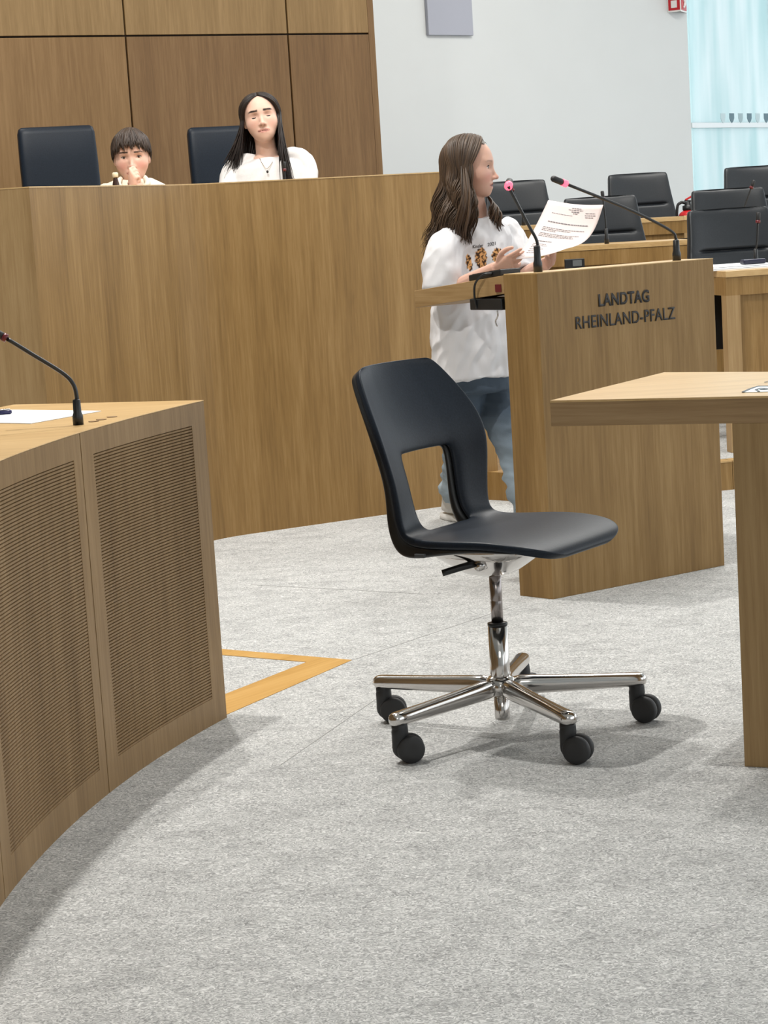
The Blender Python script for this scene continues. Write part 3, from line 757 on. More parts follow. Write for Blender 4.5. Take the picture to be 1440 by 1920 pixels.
# microphones of the rows
def dmic(px0, py0, px1, py1, Yd, z, label, bx=None):
    base = at(bx or px0, py0, Yd); base.z = z
    e = at(px1, py1, Yd); m_ = at(px0+(px1-px0)*.35, py0+(py1-py0)*.5, Yd)
    d = (e-m_).normalized()
    mic('gooseneck_microphone', base, [m_, e-d*.045], e, label, lit=False, r=.0042, base_h=.075, wide=.012, headr=.009, headlen=.04)
dmic(1138, 460, 1129, 358, 10.35, .965, 'gooseneck microphone on the middle row desk beside the paper\'s edge')
dmic(1418, 507, 1422, 398, 8.55, .862, 'gooseneck microphone on the nearest row desk at the right')
dmic(1380, 452, 1414, 338, 10.4, .965, 'gooseneck microphone leaning right before the middle row chair by the extinguisher')
dmic(982, 425, 957, 345, 12.6, 1.065, 'thin gooseneck microphone on the back row desk behind the lectern microphone')
# small screen standing at the middle row desk
p = at(1078, 495, 10.1); ds = empty('desk_monitor', p, 'small black device on the desk front just above the lectern\'s top edge', 'monitor')
bm = B(); box(bm, (p.x, p.y+.02, p.z), (.098, .03, .05)); ob('housing', bm, PLAST, ds, bevel=.003)
bm = B(); box(bm, (p.x+.012, p.y+.003, p.z+.004), (.045, .004, .03)); ob('screen', bm, mat('grey_screen', (.12, .13, .13), .3), ds)
# papers on the nearest desk
b_ = B(); zz = .862
P = [atz(1335, 506, zz), atz(1450, 505, zz), atz(1450, 498, zz), atz(1350, 500, zz)]
P = [V((1.42, 8.42, 0)), V((1.66, 8.44, 0)), V((1.64, 8.72, 0)), V((1.30, 8.68, 0))]
stk = empty('paper_stack', (1.5, 8.55, zz), 'slightly curled stack of white papers on the nearest desk right of the lectern', 'papers')
for k in range(3):
    P2 = [p+V((.012*k, .02*k, 0)) for p in P]
    ob('sheet', prism(B(), P2, zz+.0005+.006*k, zz+.005+.006*k), PAPER, stk)
b_ = B(); box(b_, (1.60, 8.50, zz+.028), (.10, .05, .02), .2); ob('glasses_case', b_, mat('navy_case', (.01, .012, .035), .4), bevel=.006, label='dark navy case lying on the white papers on the nearest desk', cat='case')
# metal bracket and computer under the nearest desk
br = empty('cable_bracket', (1.50, 8.6, .7), 'grey metal bracket hanging under the nearest row desk', 'bracket')
bm = B(); tube(bm, [(1.452, 8.66, .835), (1.452, 8.66, .775), (1.46, 8.66, .760), (1.48, 8.66, .757), (1.497, 8.66, .775)], .009, 4, 14, flat=.25, flatdir=(1, 0, 0)); ob('hook', bm, CHROME, br)
filler_ob = empty('filler_box', (1.53, 8.75, .5), 'black computer box under the nearest row desk', 'filler')  # added dark box standing in for the chair underside
bm = B(); box(bm, (1.54, 8.72, .675), (.24, .10, .31), .15); ob('housing', bm, PLAST, filler_ob, bevel=.005)
# fire extinguisher at the back
p = at(1290, 396, 12.9)
fe = empty('fire_extinguisher', (p.x, p.y, .3), 'red fire extinguisher between the back row chairs', 'fire extinguisher')
bm = B(); r = .062; lathe(bm, [(.055, .0), (r, .01), (r, p.z-.3-.03), (.052, p.z-.3-.01), (.03, p.z-.3+.005)], (p.x, p.y, .3), 24); ob('cylinder', bm, RED, fe, smooth=True)
bm = B(); lathe(bm, [(.03, 0), (.034, .006), (.034, .03), (.02, .035), (.018, .055)], (p.x, p.y, p.z+.004), 18); ob('valve', bm, PLAST, fe, smooth=True)
bm = B(); box(bm, (0, 0, 0), (.11, .018, .012), M=Matrix.Translation((p.x+.035, p.y, p.z+.095)) @ Matrix.Rotation(-.45, 4, 'Y')); ob('lever', bm, RED, fe, bevel=.003)
bm = B(); box(bm, (0, 0, 0), (.10, .016, .010), M=Matrix.Translation((p.x+.03, p.y, p.z+.062)) @ Matrix.Rotation(.1, 4, 'Y')); ob('carry_handle', bm, PLAST, fe, bevel=.003)
bm = B(); tube(bm, [(p.x-.01, p.y, p.z+.05), (p.x-.045, p.y, p.z+.055), (p.x-.07, p.y, p.z), (p.x-.07, p.y, p.z-.3)], .009, 8, 16); ob('hose', bm, PLAST, fe, smooth=True)

# ------------------------------------------------------------ presidium chairs
def pres_chair(px, Yd, rz, label):
    p = at(px, 340, Yd); p.z = .42; t = empty('presidium_chair', p, label, 'chair', 'high-backed chairs behind the presidium desk', rz)
    top = at(px, 228, Yd).z-.42
    bm = B(); hw = .178
    R = []
    for z, k, tk in ((.40, .90, .05), (.45, 1.0, .07), (top-.16, 1.0, .07), (top-.03, .985, .065), (top-.008, .95, .05), (top, .88, .03)):
        rr = []
        for j in range(32):
            a = 2*math.pi*j/32; c_, s_ = math.cos(a), math.sin(a)
            rr.append(bm.verts.new((hw*k*math.copysign(abs(c_)**.3, c_), .22+(z-.4)*.12+tk/2*math.copysign(abs(s_)**.5, s_), z)))
        R.append(rr)
    for i in range(len(R)-1):
        for j in range(32): bm.faces.new((R[i][j], R[i][(j+1) % 32], R[i+1][(j+1) % 32], R[i+1][j]))
    bm.faces.new(R[0][::-1]); bm.faces.new(R[-1])
    ob('backrest', bm, LEATHER, t, local=True, smooth=True)
    bm = B(); loft(bm, [((0, 0, .38), .19, .19), ((0, 0, .40), .22, .22), ((0, 0, .44), .225, .225), ((0, 0, .455), .2, .2)], e=3.5); ob('seat', bm, LEATHER, t, local=True, smooth=True)
    bm = B(); lathe(bm, [(.03, .06), (.03, .22), (.02, .22), (.02, .385)], seg=12); ob('column', bm, CHROME, t, local=True, smooth=True)
    for k in range(5):
        a = R_(k*72+15); bm = B(); tube(bm, [(0, 0, .07), (.26*math.cos(a), .26*math.sin(a), .03)], [.02, .03], 8); ob('base_arm', bm, CHROME, t, local=True, smooth=True)
pres_chair(140, 9.05, R_(20), 'dark leather high-backed chair left of the boy')
pres_chair(462, 9.35, R_(20), 'dark leather high-backed chair behind the dark-haired woman')

# ------------------------------------------------------------ people
def smin(a, b, k):
    h = np.clip(.5+.5*(b-a)/k, 0, 1); return b*(1-h)+a*h-k*h*(1-h)
def sdE(P, c, r):
    q = (P-np.array(c)); r = np.array(r); k0 = np.linalg.norm(q/r, axis=1); k1 = np.linalg.norm(q/(r*r), axis=1)+1e-9
    return k0*(k0-1)/k1
def sdC(P, a, b, r0, r1):
    a, b = np.array(a), np.array(b); ab = b-a; t = np.clip(((P-a)@ab)/(ab@ab), 0, 1)
    return np.linalg.norm(P-a-t[:, None]*ab, axis=1)-(r0+(r1-r0)*t)
def head_sdf(P, child=.0, mouth=0.0):
    Q = P.copy(); Q[:, 0] = np.abs(Q[:, 0])
    d = sdE(Q, (0, -.05, .10), (.345, .43, .40))
    d = smin(d, sdE(Q, (0, .09, -.14), (.300, .285, .33)), .10)
    d = smin(d, sdE(Q, (0, .20, -.365), (.165, .155, .125)), .14)
    d = smin(d, sdE(Q, (.165, .19, -.14), (.125+.015*child, .115, .125)), .10)
    d = smin(d, sdE(Q, (0, .275, .09), (.22, .075, .055)), .09)
    s = sdE(Q, (.146, .400, .0), (.090, .085, .058)); d = -smin(-d, s, .05)
    d = smin(d, sdE(Q, (.146, .258, -.005), (.066, .060, .045)), .02)
    d = smin(d, sdC(Q, (0, .33, .02), (0, .425, -.165), .028, .040), .045)
    d = smin(d, sdE(Q, (0, .44, -.178), (.046, .045, .038)), .025)
    d = smin(d, sdE(Q, (.048, .395, -.190), (.032, .042, .030)), .025)
    d = smin(d, sdE(Q, (0, .335, -.285), (.115, .050, .030)), .03)
    d = smin(d, sdE(Q, (0, .330, -.338), (.095, .052, .034)), .03)
    s = sdE(Q, (0, .395, -.312), (.085, .05, .008+.022*mouth)); d = -smin(-d, s, .014)
    d = smin(d, sdE(Q, (.338, -.03, -.07), (.030, .060, .095)), .02)
    d = smin(d, sdE(Q, (0, .27, -.44), (.075, .06, .05)), .06)
    return d
_ico = bmesh.new(); bmesh.ops.create_icosphere(_ico, subdivisions=6, radius=1)
_icoV = np.array([v.co[:] for v in _ico.verts]); _icoF = [[v.index for v in f.verts] for f in _ico.faces]; _ico.free()
def head_mesh(bm, M, **kw):
    """M: 4x4 matrix from head units to world"""
    o = np.array([0, 0, -.05]); r = np.full(len(_icoV), .85)
    for _ in range(60):
        d = head_sdf(o+_icoV*r[:, None], **kw); r = r-np.clip(d, -.02, 1)*.7
    P = o+_icoV*r[:, None]
    vs = [bm.verts.new(M @ V(p)) for p in P]
    for f in _icoF: bm.faces.new([vs[i] for i in f])
def frame(origin, fwd, up, size):
    f = V(fwd).normalized(); u = (V(up)-f*V(up).dot(f)).normalized(); r = f.cross(u)
    return Matrix.Translation(origin) @ Matrix(((r.x, f.x, u.x), (r.y, f.y, u.y), (r.z, f.z, u.z))).to_4x4() @ Matrix.Scale(size, 4)
def fuse(name, bm, m, parent, voxel, smooth=4, wr=None, **kw):
    o = ob(name, bm, m, parent, **kw)
    r = o.modifiers.new('r', 'REMESH'); r.mode = 'VOXEL'; r.voxel_size = voxel
    if smooth:
        s = o.modifiers.new('s', 'SMOOTH'); s.factor = .5; s.iterations = smooth
    bake(o); me = o.data
    if wr:
        me.calc_loop_triangles() if False else None
        co = np.empty(len(me.vertices)*3); me.vertices.foreach_get('co', co); co = co.reshape(-1, 3)
        no = np.array([v.normal[:] for v in me.vertices]); d = wr(co)
        co = co+no*d[:, None]; me.vertices.foreach_set('co', co.ravel()); me.update()
    me.polygons.foreach_set('use_smooth', [True]*len(me.polygons))
    me.materials.clear(); me.materials.append(m)
    return o
def colour(o, fn):
    me = o.data; n = len(me.vertices); co = np.empty(n*3); me.vertices.foreach_get('co', co); co = co.reshape(-1, 3)
    c = np.ones((n, 4)); c[:, :3] = fn(co)
    at_ = me.color_attributes.new('col', 'FLOAT_COLOR', 'POINT'); at_.data.foreach_set('color', c.ravel())
def vmat(name, rough=.5, spec=.4, bump=0, scale=200, sss=0):
    m = mat(name, (.5, .5, .5), rough, spec=spec); P = m.node_tree.nodes['Principled BSDF']
    a = nd(m, 'ShaderNodeVertexColor'); a.layer_name = 'col'; lk(m, a.outputs[0], P.inputs['Base Color'])
    if sss: P.inputs['Subsurface Weight'].default_value = sss; P.inputs['Subsurface Radius'].default_value = (1, .3, .15); P.inputs['Subsurface Scale'].default_value = .008
    if bump:
        tc = nd(m, 'ShaderNodeTexCoord'); n = nd(m, 'ShaderNodeTexNoise', Scale=float(scale), Detail=3.0); lk(m, tc.outputs['Object'], n.inputs['Vector'])
        bp = nd(m, 'ShaderNodeBump', Strength=bump, Distance=.003); lk(m, n.outputs[0], bp.inputs['Height']); lk(m, bp.outputs[0], P.inputs['Normal'])
    return m
SKIN = vmat('skin', .5, .35, sss=.12)
HAIRM = vmat('hair', .46, .38)
def bl(x, a, b): return np.clip((x-a)/(b-a), 0, 1)
def skin_fn(Mh, base, blush, lip, bt_, browc, closed=False, mouth=0, brow_amt=1):
    Mi = np.array(Mh.inverted())
    def fn(co):
        q = co@Mi[:3, :3].T+Mi[:3, 3]; x = np.abs(q[:, 0]); y = q[:, 1]; z = q[:, 2]
        c = np.tile(np.array(base), (len(co), 1)); near = (np.linalg.norm(q, axis=1) < .75)
        def mix(w_, col): 
            nonlocal c
            w_ = (w_*near)[:, None]; c = c*(1-w_)+np.array(col)*w_
        mix(np.exp(-(((x-.19)/.10)**2+((z+.17)/.09)**2))*(y > .05)*.55, blush)
        mix(np.exp(-((x/.06)**2+((z+.19)/.05)**2))*(y > .38)*.4, blush)
        zl_ = z+.312; w_ = np.clip(1-(x/.125)**2, 0, 1)
        mix(((zl_ < .030*w_**.5+.004) & (zl_ > -.042*w_**.6) & (x < .125) & (y > .18))*.75, lip)
        mix(((np.abs(zl_) < .006+.016*mouth*w_) & (x < .115) & (y > .15))*.85, (.08, .015, .012))
        bz = z-.092-.05*np.clip(x-.06, 0, 1)+.8*np.clip(x-.19, 0, 1)**1.3
        mix(bl(.019+bt_-np.abs(bz)*(1+1.2*np.clip(x-.1, 0, 1)), 0, .006)*bl(x, .05, .065)*bl(.262-x, 0, .05)*(y > .1)*brow_amt, browc)
        mix(np.exp(-(((x-.035)/.018)**2+((z+.212)/.012)**2))*(y > .36)*.7, (.10, .03, .02))
        if closed:
            lz = z+.026-.35*(x-.135)**2*8*.3
            
            mix(np.exp(-(((x-.135)/.07)**2+((z-.012)/.035)**2))*(y > .2)*.6, (.30, .15, .11))
        return c
    return fn
def eyes(Mh, parent, gaze=(0, 0), open_=.036, only=None):
    W_ = mat('eye_white', (.55, .52, .50), .25); I_ = mat('eye_iris', (.05, .025, .012), .15); L_ = mat('eyelash', (.015, .009, .007), .6)
    for s in (-1, 1):
        c = V((s*.146, .296, -.008)); bm = B(); bmesh.ops.create_icosphere(bm, subdivisions=3, radius=1, matrix=Mh @ Matrix.Translation(c) @ Matrix.Diagonal((.058, .032, open_*.62, 1)))
        e = ob('eye', bm, W_, parent, smooth=True)
        bm = B(); bmesh.ops.create_icosphere(bm, subdivisions=3, radius=1, matrix=Mh @ Matrix.Translation(c+V((gaze[0], .020, gaze[1]))) @ Matrix.Diagonal((.024, .0155, min(.023, open_*.62), 1)))
        ob('iris', bm, I_, e, smooth=True)
        bm = B(); tube(bm, [Mh @ (c+V((s*-.062, .005, -.006))), Mh @ (c+V((s*-.02, .036, open_*.60))), Mh @ (c+V((s*.03, .032, open_*.62))), Mh @ (c+V((s*.068, .0, .004)))], [.0006, .0012, .0013, .0007], 6, 12)
        ob('eyelashes', bm, L_, e, smooth=True)
def lids(Mh, parent):
    L_ = mat('eyelash_dark', (.012, .008, .007), .6)
    for s in (-1, 1):
        bm = B(); tube(bm, [Mh @ V((s*x, y, z)) for x, y, z in ((.080, .318, -.018), (.112, .330, -.034), (.15, .328, -.038), (.188, .305, -.032), (.222, .268, -.014))], [.0012, .0024, .0027, .0026, .0012], 6, 14)
        ob('eyelashes', bm, L_, parent, smooth=True)
def hand(bm, w_, d, n, lat, s=1.0, curl=(.2, .25, .3, .35), thumb=(.5, .6), spread=.06):
    """w_ wrist, d finger direction, n palm normal (fingers curl to it), lat thumb side"""
    d, n, lat = V(d).normalized(), V(n).normalized(), V(lat).normalized(); w_ = V(w_)
    P = lambda a, b, c: w_+(d*a+lat*b+n*c)*s
    bmP = [(P(-.02, 0, 0), .023*s, .017*s), (P(.015, 0, 0), .026*s, .014*s), (P(.045, 0, 0), .034*s, .0135*s), (P(.072, 0, 0), .036*s, .011*s), (P(.080, 0, 0), .030*s, .008*s)]
    loft(bm, bmP, 20, lat, n, 2.6)
    L = [.068, .076, .070, .055]
    for i in range(4):
        b0 = (.027-.018*i)
        th = 0; p = P(.066, b0, 0); pts = [p]; fd = d; sp = spread*(1.5-i)
        base = (d+lat*sp).normalized(); ang = 0
        for j, fr in enumerate((.45, .32, .23)):
            ang += curl[i]*(1.0 if j == 0 else 1.25)
            dirv = base*math.cos(ang)+n*math.sin(ang); p = p+dirv*L[i]*fr*s; pts.append(p)
        tube(bm, pts, [.0092*s, .0084*s, .0076*s, .0062*s], 10, 14); ell(bm, pts[-1], (.0062*s,)*3, sub=2)
    a = thumb
    t0 = P(.012, .020, .004); t1 = t0+(d*.6+lat*.75+n*a[0]*.5).normalized()*.034*s; t2 = t1+(d*.85+lat*.3*(1-a[1])+n*a[0]).normalized()*.030*s; t3 = t2+(d*.95+n*a[0]*1.0-lat*a[1]*.3).normalized()*.024*s
    tube(bm, [t0, t1, t2, t3], [.0125*s, .0110*s, .0094*s, .0070*s], 10, 14); ell(bm, t3, (.007*s,)*3, sub=2)
def strands(bm, cols, paths, r, base, var=.25, seg=5):
    lay = bm.verts.layers.float_color.get('col') or bm.verts.layers.float_color.new('col')
    for pts in paths:
        rr = r*random.uniform(.6, 1.25); k = 1+random.uniform(-var, var); n0 = len(bm.verts)
        n = len(pts); rad = [rr*(.45+.55*min(1, i/(n*.15)))*(1 if i < n*.7 else max(.12, 1-(i/n-.7)/.32)) for i in range(n)]
        bm.verts.ensure_lookup_table(); tube(bm, pts, rad, seg, None, flat=.55, flatdir=None)
        bm.verts.ensure_lookup_table()
        for v in bm.verts[n0:]: v[lay] = (base[0]*k, base[1]*k, base[2]*k, 1)
def scalp(d, infl=1.0):
    """point on the skull ellipsoid in direction d (head units)"""
    c = V((0, -.05, .10)); r = (.345*infl, .43*infl, .40*infl); d = V(d); k = math.sqrt((d.x/r[0])**2+(d.y/r[1])**2+(d.z/r[2])**2)
    return c+d/k
def slerp(a, b, t):
    a, b = V(a).normalized(), V(b).normalized(); w_ = math.acos(max(-1, min(1, a.dot(b))))
    return a if w_ < 1e-4 else (a*math.sin((1-t)*w_)+b*math.sin(t*w_))/math.sin(w_)

def person(name, loc, label): return empty(name, loc, label, 'person')

# ---------------- girl at the lectern
def girl():
    Y0 = 7.3; t = person('person', (.33, Y0, 0), 'girl with long wavy brown hair in printed white t-shirt and jeans reading at the lectern')
    fw = V((.62, -.78, 0)).normalized(); lat = V((.78, .62, 0))   # torso forward; lat = her left
    # head
    hf = V((.975, -.20, -.05)); o = at(882.5, 313, Y0-.03); Mh = frame(o, hf, V((-.06, 0, 1)), .208)
    skin = (.56, .34, .26)
    bm = B(); head_mesh(bm, Mh, child=1, mouth=1.4)
    neck = at(893, 415, Y0+.01); nt = Mh @ V((0, -.06, -.25))
    loft(bm, [(nt, .048, .050), ((nt+neck)/2, .044, .046), (neck, .050, .048), (at(893, 440, Y0+.02), .10, .06)], 24, lat, fw)
    loft(bm, [(at(892, 438, Y0), .10, .05), (at(889, 465, Y0), .125, .065), (at(886, 560, Y0), .115, .075), (at(886, 640, Y0), .11, .075), (at(888, 720, Y0), .13, .085)], 24, lat, fw)
    shR = at(845, 452, Y0-.11); elR = at(846, 548, Y0-.13); wrR = at(932, 502, Y0-.34)
    shL = at(940, 436, Y0+.10); elL = at(985, 520, Y0+.02); wrL = at(1024, 494, Y0-.22)
    tube(bm, [shR, elR], [.036, .033], 14, 8); tube(bm, [elR, elR+(wrR-elR)*.4, wrR], [.034, .033, .023], 14, 10); ell(bm, elR, (.034,)*3)
    tube(bm, [shL, elL], [.034, .032], 14, 8); tube(bm, [elL, elL+(wrL-elL)*.4, wrL], [.034, .033, .023], 14, 10); ell(bm, elL, (.034,)*3)
    dR = (at(975, 487, Y0-.42)-wrR).normalized(); hand(bm, wrR, dR, V((.25, .75, .45)), V((-.15, -.35, .9)), .92, curl=(.10, .22, .34, .40), thumb=(.25, .4))
    dL = (at(1052, 474, Y0-.33)-wrL).normalized(); hand(bm, wrL, dL, V((-.5, .1, .6)), V((.1, -.6, .75)), .92, curl=(.45, .5, .55, .6), thumb=(.5, .2))
    # legs
    hipR, knR, anR = at(868, 712, Y0-.02), at(861, 850, Y0+.10), at(850, 955, Y0+.40)
    anR = V((at(851, 950, 7.72).x, 7.72, .085)); hipL = at(915, 710, Y0+.10); knL = at(960, 835, Y0-.02); anL = V((at(990, 960, 7.15).x, 7.15, .085))
    for h, k, a in ((hipR, knR, anR), (hipL, knL, anL)): tube(bm, [h, k, a], [.068, .045, .032], 16, 14)
    body = fuse('body', bm, SKIN, t, .0028, 2)
    colour(body, skin_fn(Mh, skin, (.60, .24, .19), (.50, .18, .15), .0, (.20, .11, .07), mouth=1, brow_amt=.55))
    eyes(Mh, t, gaze=(0, -.004), open_=.040)
    # jeans
    JE = vmat('denim', .8, .2, .3, 400)
    bm = B(); hc = at(888, 708, Y0)
    loft(bm, [(hc+V((0, 0, .06)), .135, .095), (hc, .140, .100), (hc-V((0, 0, .05)), .138, .10)], 28, lat, fw)
    def leg(h, k, a, r):
        tube(bm, [h, h+(k-h)*.5, k, k+(a-k)*.5, a+V((0, 0, .015))], r, 20, 22)
    leg(hipR, knR, anR, [.084, .074, .060, .054, .055]); leg(hipL, knL, anL, [.084, .074, .060, .054, .055])
    def wr(co):
        return np.array([.010*(noise.noise(V((c[0]*9, c[1]*9, c[2]*26)))+.5*noise.noise(V((c[0]*25, c[1]*25, c[2]*50))))*(.4+1.1*max(0, min(1, (.75-c[2])/.6))) for c in co])
    j = fuse('jeans', bm, JE, t, .006, 4, wr)
    mi = np.array([anR[:], knR[:]])
    def jc(co):
        n = np.array([noise.noise(V((c[0]*6, c[1]*6, c[2]*12))) for c in co])
        f = np.clip(.45-co[:, 2], 0, .35)/.35; c = np.array([.062, .085, .115])[None]*(1-f[:, None])+np.array([.36, .44, .50])[None]*f[:, None]
        return c*(1+.35*n[:, None])
    colour(j, jc)
    # shoes
    SHO = noisy('white_trainer', (.62, .62, .60), .6, .05, 60); SOL = mat('trainer_sole', (.7, .7, .68), .6)
    for a, f in ((anR, V((.55, -.83, 0))), (anL, V((.6, -.8, 0)))):
        l = V((-f.y, f.x, 0)); a0 = V((a.x, a.y, 0)); bm = B()
        loft(bm, [(a0+f*.045+V((0, 0, .022)), .118, .044), (a0+f*.045+V((0, 0, .05)), .112, .042), (a0+f*.02+V((0, 0, .075)), .075, .038), (a0+f*-.008+V((0, 0, .10)), .045, .036), (a0+f*-.01+V((0, 0, .125)), .043, .036)], 24, f, l)
        sh = ob('shoe', bm, SHO, t, smooth=True, sub=1)
        bm = B(); loft(bm, [(a0+f*.045+V((0, 0, .0)), .118, .044), (a0+f*.045+V((0, 0, .004)), .122, .047), (a0+f*.045+V((0, 0, .022)), .121, .046)], 24, f, l); ob('sole', bm, SOL, sh, smooth=True)
    # t-shirt
    TS = vmat('white_cotton', .85, .15, .15, 500)
    bm = B()
    R = [(896, 408, .062, .058), (895, 418, .085, .064), (893, 430, .130, .074), (891, 447, .158, .088), (887, 480, .158, .102), (884, 520, .152, .108), (883, 570, .150, .110), (884, 620, .153, .113), (885, 670, .158, .117), (886, 706, .160, .120)]
    loft(bm, [(at(px, py, Y0), a, b_) for px, py, a, b_ in R], 36, lat, fw, 2.2)
    tube(bm, [at(856, 444, Y0-.08), at(838, 466, Y0-.12), at(829, 505, Y0-.15), at(830, 541, Y0-.16)], [.052, .060, .066, .068], 20, 12)
    tube(bm, [at(935, 430, Y0+.10), at(953, 452, Y0+.11), at(968, 492, Y0+.06), at(975, 515, Y0+.03)], [.056, .062, .066, .068], 20, 12)
    def wr(co):
        return np.array([.004+.014*(noise.noise(V((c[0]*8+c[2]*5, c[1]*8, c[2]*4)))+.8*(.35-abs(noise.noise(V((c[0]*15-c[2]*10, c[1]*15, c[2]*6+3))))*1.6)+.25*noise.noise(V((c[0]*40, c[1]*40, c[2]*22)))) for c in co])
    ts = fuse('t_shirt', bm, TS, t, .0045, 5, wr)
    # print on the chest: patches like the animal-pattern artwork
    c0 = at(921, 484, Y0-.1)
    def tc(co):
        c = np.tile(np.array([.66, .655, .67]), (len(co), 1))
        u = (co-np.array(c0[:]))@np.array(lat[:]); z = co[:, 2]-c0.z; f = (co-np.array(at(886, 500, Y0)[:]))@np.array(fw[:])
        for (x0, z0, w_, h_) in ((-.030, 0, .021, .038), (.042, .004, .030, .030), (-.072, -.012, .011, .030)):
            m_ = (f > .0) & (((u-x0)/w_)**2+((z-z0)/h_)**2 < 1+.25*np.sin(u*400)*np.cos(z*330))
            for i in np.nonzero(m_)[0]:
                v = noise.voronoi(V((co[i][0], co[i][1], co[i][2]))*95)[0]; e = v[1]-v[0]
                c[i] = (.05, .025, .015) if e < .16 else (.62, .33, .13)
        return c
    colour(ts, tc)
    # small words above the print and below the desktop
    from mathutils.bvhtree import BVHTree
    dg = bpy.context.evaluated_depsgraph_get()
    bv = BVHTree.FromPolygons([v.co for v in ts.data.vertices], [p.vertices[:] for p in ts.data.polygons])
    def word(txt, px0, py0, px1, py1, h, nm):
        cu = bpy.data.curves.new(nm, 'FONT'); cu.body = txt; cu.offset = .012
        o2 = bpy.data.objects.new(nm, cu); COL.objects.link(o2); dg = bpy.context.evaluated_depsgraph_get(); dg.update(); me = bpy.data.meshes.new_from_object(o2.evaluated_get(dg)); bpy.data.objects.remove(o2)
        bm = B(); bm.from_mesh(me); bmesh.ops.subdivide_edges(bm, edges=bm.edges, cuts=1)
        xs = [v.co.x for v in bm.verts]; W_ = max(xs)
        cp_ = V((0, 0, H))
        for v in bm.verts:
            f = v.co.x/W_; d = ray(px0+(px1-px0)*f, py0+(py1-py0)*f-v.co.y*h).normalized(); hit_ = bv.ray_cast(cp_, d)
            v.co = hit_[0]-d*.0015 if hit_[0] else cp_+d*Y0
        ob(nm, bm, INK, ts, label='small dark lettering on the t-shirt')
    word('Kinder', 886, 466, 906, 463, 9, 'shirt_lettering'); word('2021', 914, 462, 929, 459, 9, 'shirt_lettering')
    # hair
    base = (.062, .037, .021); paths = []
    def H_(p): return Mh @ V(p)
    def lock(theta, root, L, drift, wave, ph, infl=1.05):
        th = math.radians(theta); tgt = V((math.sin(th), math.cos(th), -.15)); pts = []
        a = (scalp(root)-V((0, -.05, .1))).normalized()
        for i in range(11):
            f = i/10; d = slerp(a, tgt, f); pts.append(H_(scalp(d, infl+.03*f)))
        e = pts[-1]; out = (Mh.to_3x3() @ V((math.sin(th), math.cos(th), 0))).normalized(); out.z = 0
        n = 22
        for i in range(1, n+1):
            f = i/n; w_ = wave*math.sin(ph+f*11)*min(1, f*2.2); w2_ = wave*math.cos(ph*1.7+f*9)*min(1, f*2)
            side = V((-out.y, out.x, 0))
            pts.append(e+out*(drift*f**1.2*.6+w_)+side*w2_+V((drift_dir.x, drift_dir.y, 0))*drift*f*f+V((0, 0, -L*f)))
        return pts
    def add(n, th0, th1, L0, L1, drift, wave, side, ry0, ry1, infl=(1.03, 1.12)):
        for _ in range(n):
            f = random.random(); th = th0+(th1-th0)*f; ry = ry0+(ry1-ry0)*f
            root = V((random.uniform(.0, .05)*side, ry+random.uniform(-.05, .05), .9))
            paths.append(lock(th, root, random.uniform(L0, L1), drift*random.uniform(.6, 1.2), wave*random.uniform(.5, 1.2), random.uniform(0, .9)+f*5, random.uniform(*infl)))
    # her right side (towards the camera) is +x in head units: forward x up
    drift_dir = V((-.25, -.15, 0)); add(560, 72, 132, .19, .28, .034, .013, 1, .50, -.6, (1.07, 1.17))
    drift_dir = V((-.6, -.1, 0)); add(360, 125, 215, .25, .36, .055, .014, 1, -.2, -.9)
    drift_dir = V((.45, -.1, 0)); add(220, -150, -80, .14, .20, .040, .013, -1, -.6, .5)
    bm = B(); strands(bm, None, paths, .0037, base, .5)
    # a few looser curled front locks on both sides of the chest
    lay = bm.verts.layers.float_color['col']; cur = []
    for k in range(60):
        x = random.uniform(-14, 10); ph = random.uniform(-.5, .5)
        y0, d0 = random.uniform(300, 335), Y0-.120-random.uniform(0, .02)
        cur.append([at(872+x*.5+math.sin(ph+f*5.2)*9*f+f*(x*.6), y0+f*(444-y0+x*.6), d0+.045*(1-f)**4-.035*math.sin(f*3)) for f in [i/22 for i in range(23)]])
    for k in range(80):
        x = random.uniform(-1, 1); y = random.uniform(-1, 1); e_ = random.uniform(.7, 1.2); q_ = random.uniform(-.5, .5)
        cur.append([at(915+20*f**.5+x*9*(.5+f)+math.sin(f*5.5+q_)*7*f, 372+8*x+f*(48+6*y)*e_, Y0+.05+y*.02-.10*math.sin(f*2.2)) for f in [i/18 for i in range(19)]])
    strands(bm, None, cur, .0030, base, .5)
    # undercoat so that no scalp shows
    m_ = B(); o_ = bmesh.ops.create_icosphere(m_, subdivisions=4, radius=1)
    for v in m_.verts:
        d = v.co.copy(); v.co = Mh @ scalp(d, 1.045)
    dele = [v for v in m_.verts if (lambda q: (q.y > .06-.1*max(0, q.z-.25) and q.z < .37+.0*q.x) or q.z < -.16)(Mh.inverted() @ v.co)]
    bmesh.ops.delete(m_, geom=dele, context='VERTS'); lay2 = m_.verts.layers.float_color.new('col')
    for v in m_.verts: v[lay2] = (base[0]*.8, base[1]*.8, base[2]*.8, 1)
    ob('hair_cap', m_, HAIRM, t, smooth=True)
    ob('hair', bm, HAIRM, t, smooth=True)
    # the sheet of paper she holds
    pp = empty('paper_script', at(1050, 430, Y0-.4), 'printed pinkish white paper held up by the girl at the lectern', 'paper')
    TL, TR, BR, BL = at(1028, 375, Y0-.28), at(1131, 384, Y0-.50), at(1062, 466, Y0-.58), at(967, 486, Y0-.42)
    PM = mat('printed_paper', (.66, .575, .56), .75, spec=.15)
    P = PM.node_tree.nodes['Principled BSDF']; uv = nd(PM, 'ShaderNodeTexCoord'); sx = nd(PM, 'ShaderNodeSeparateXYZ'); lk(PM, uv.outputs['UV'], sx.inputs[0])
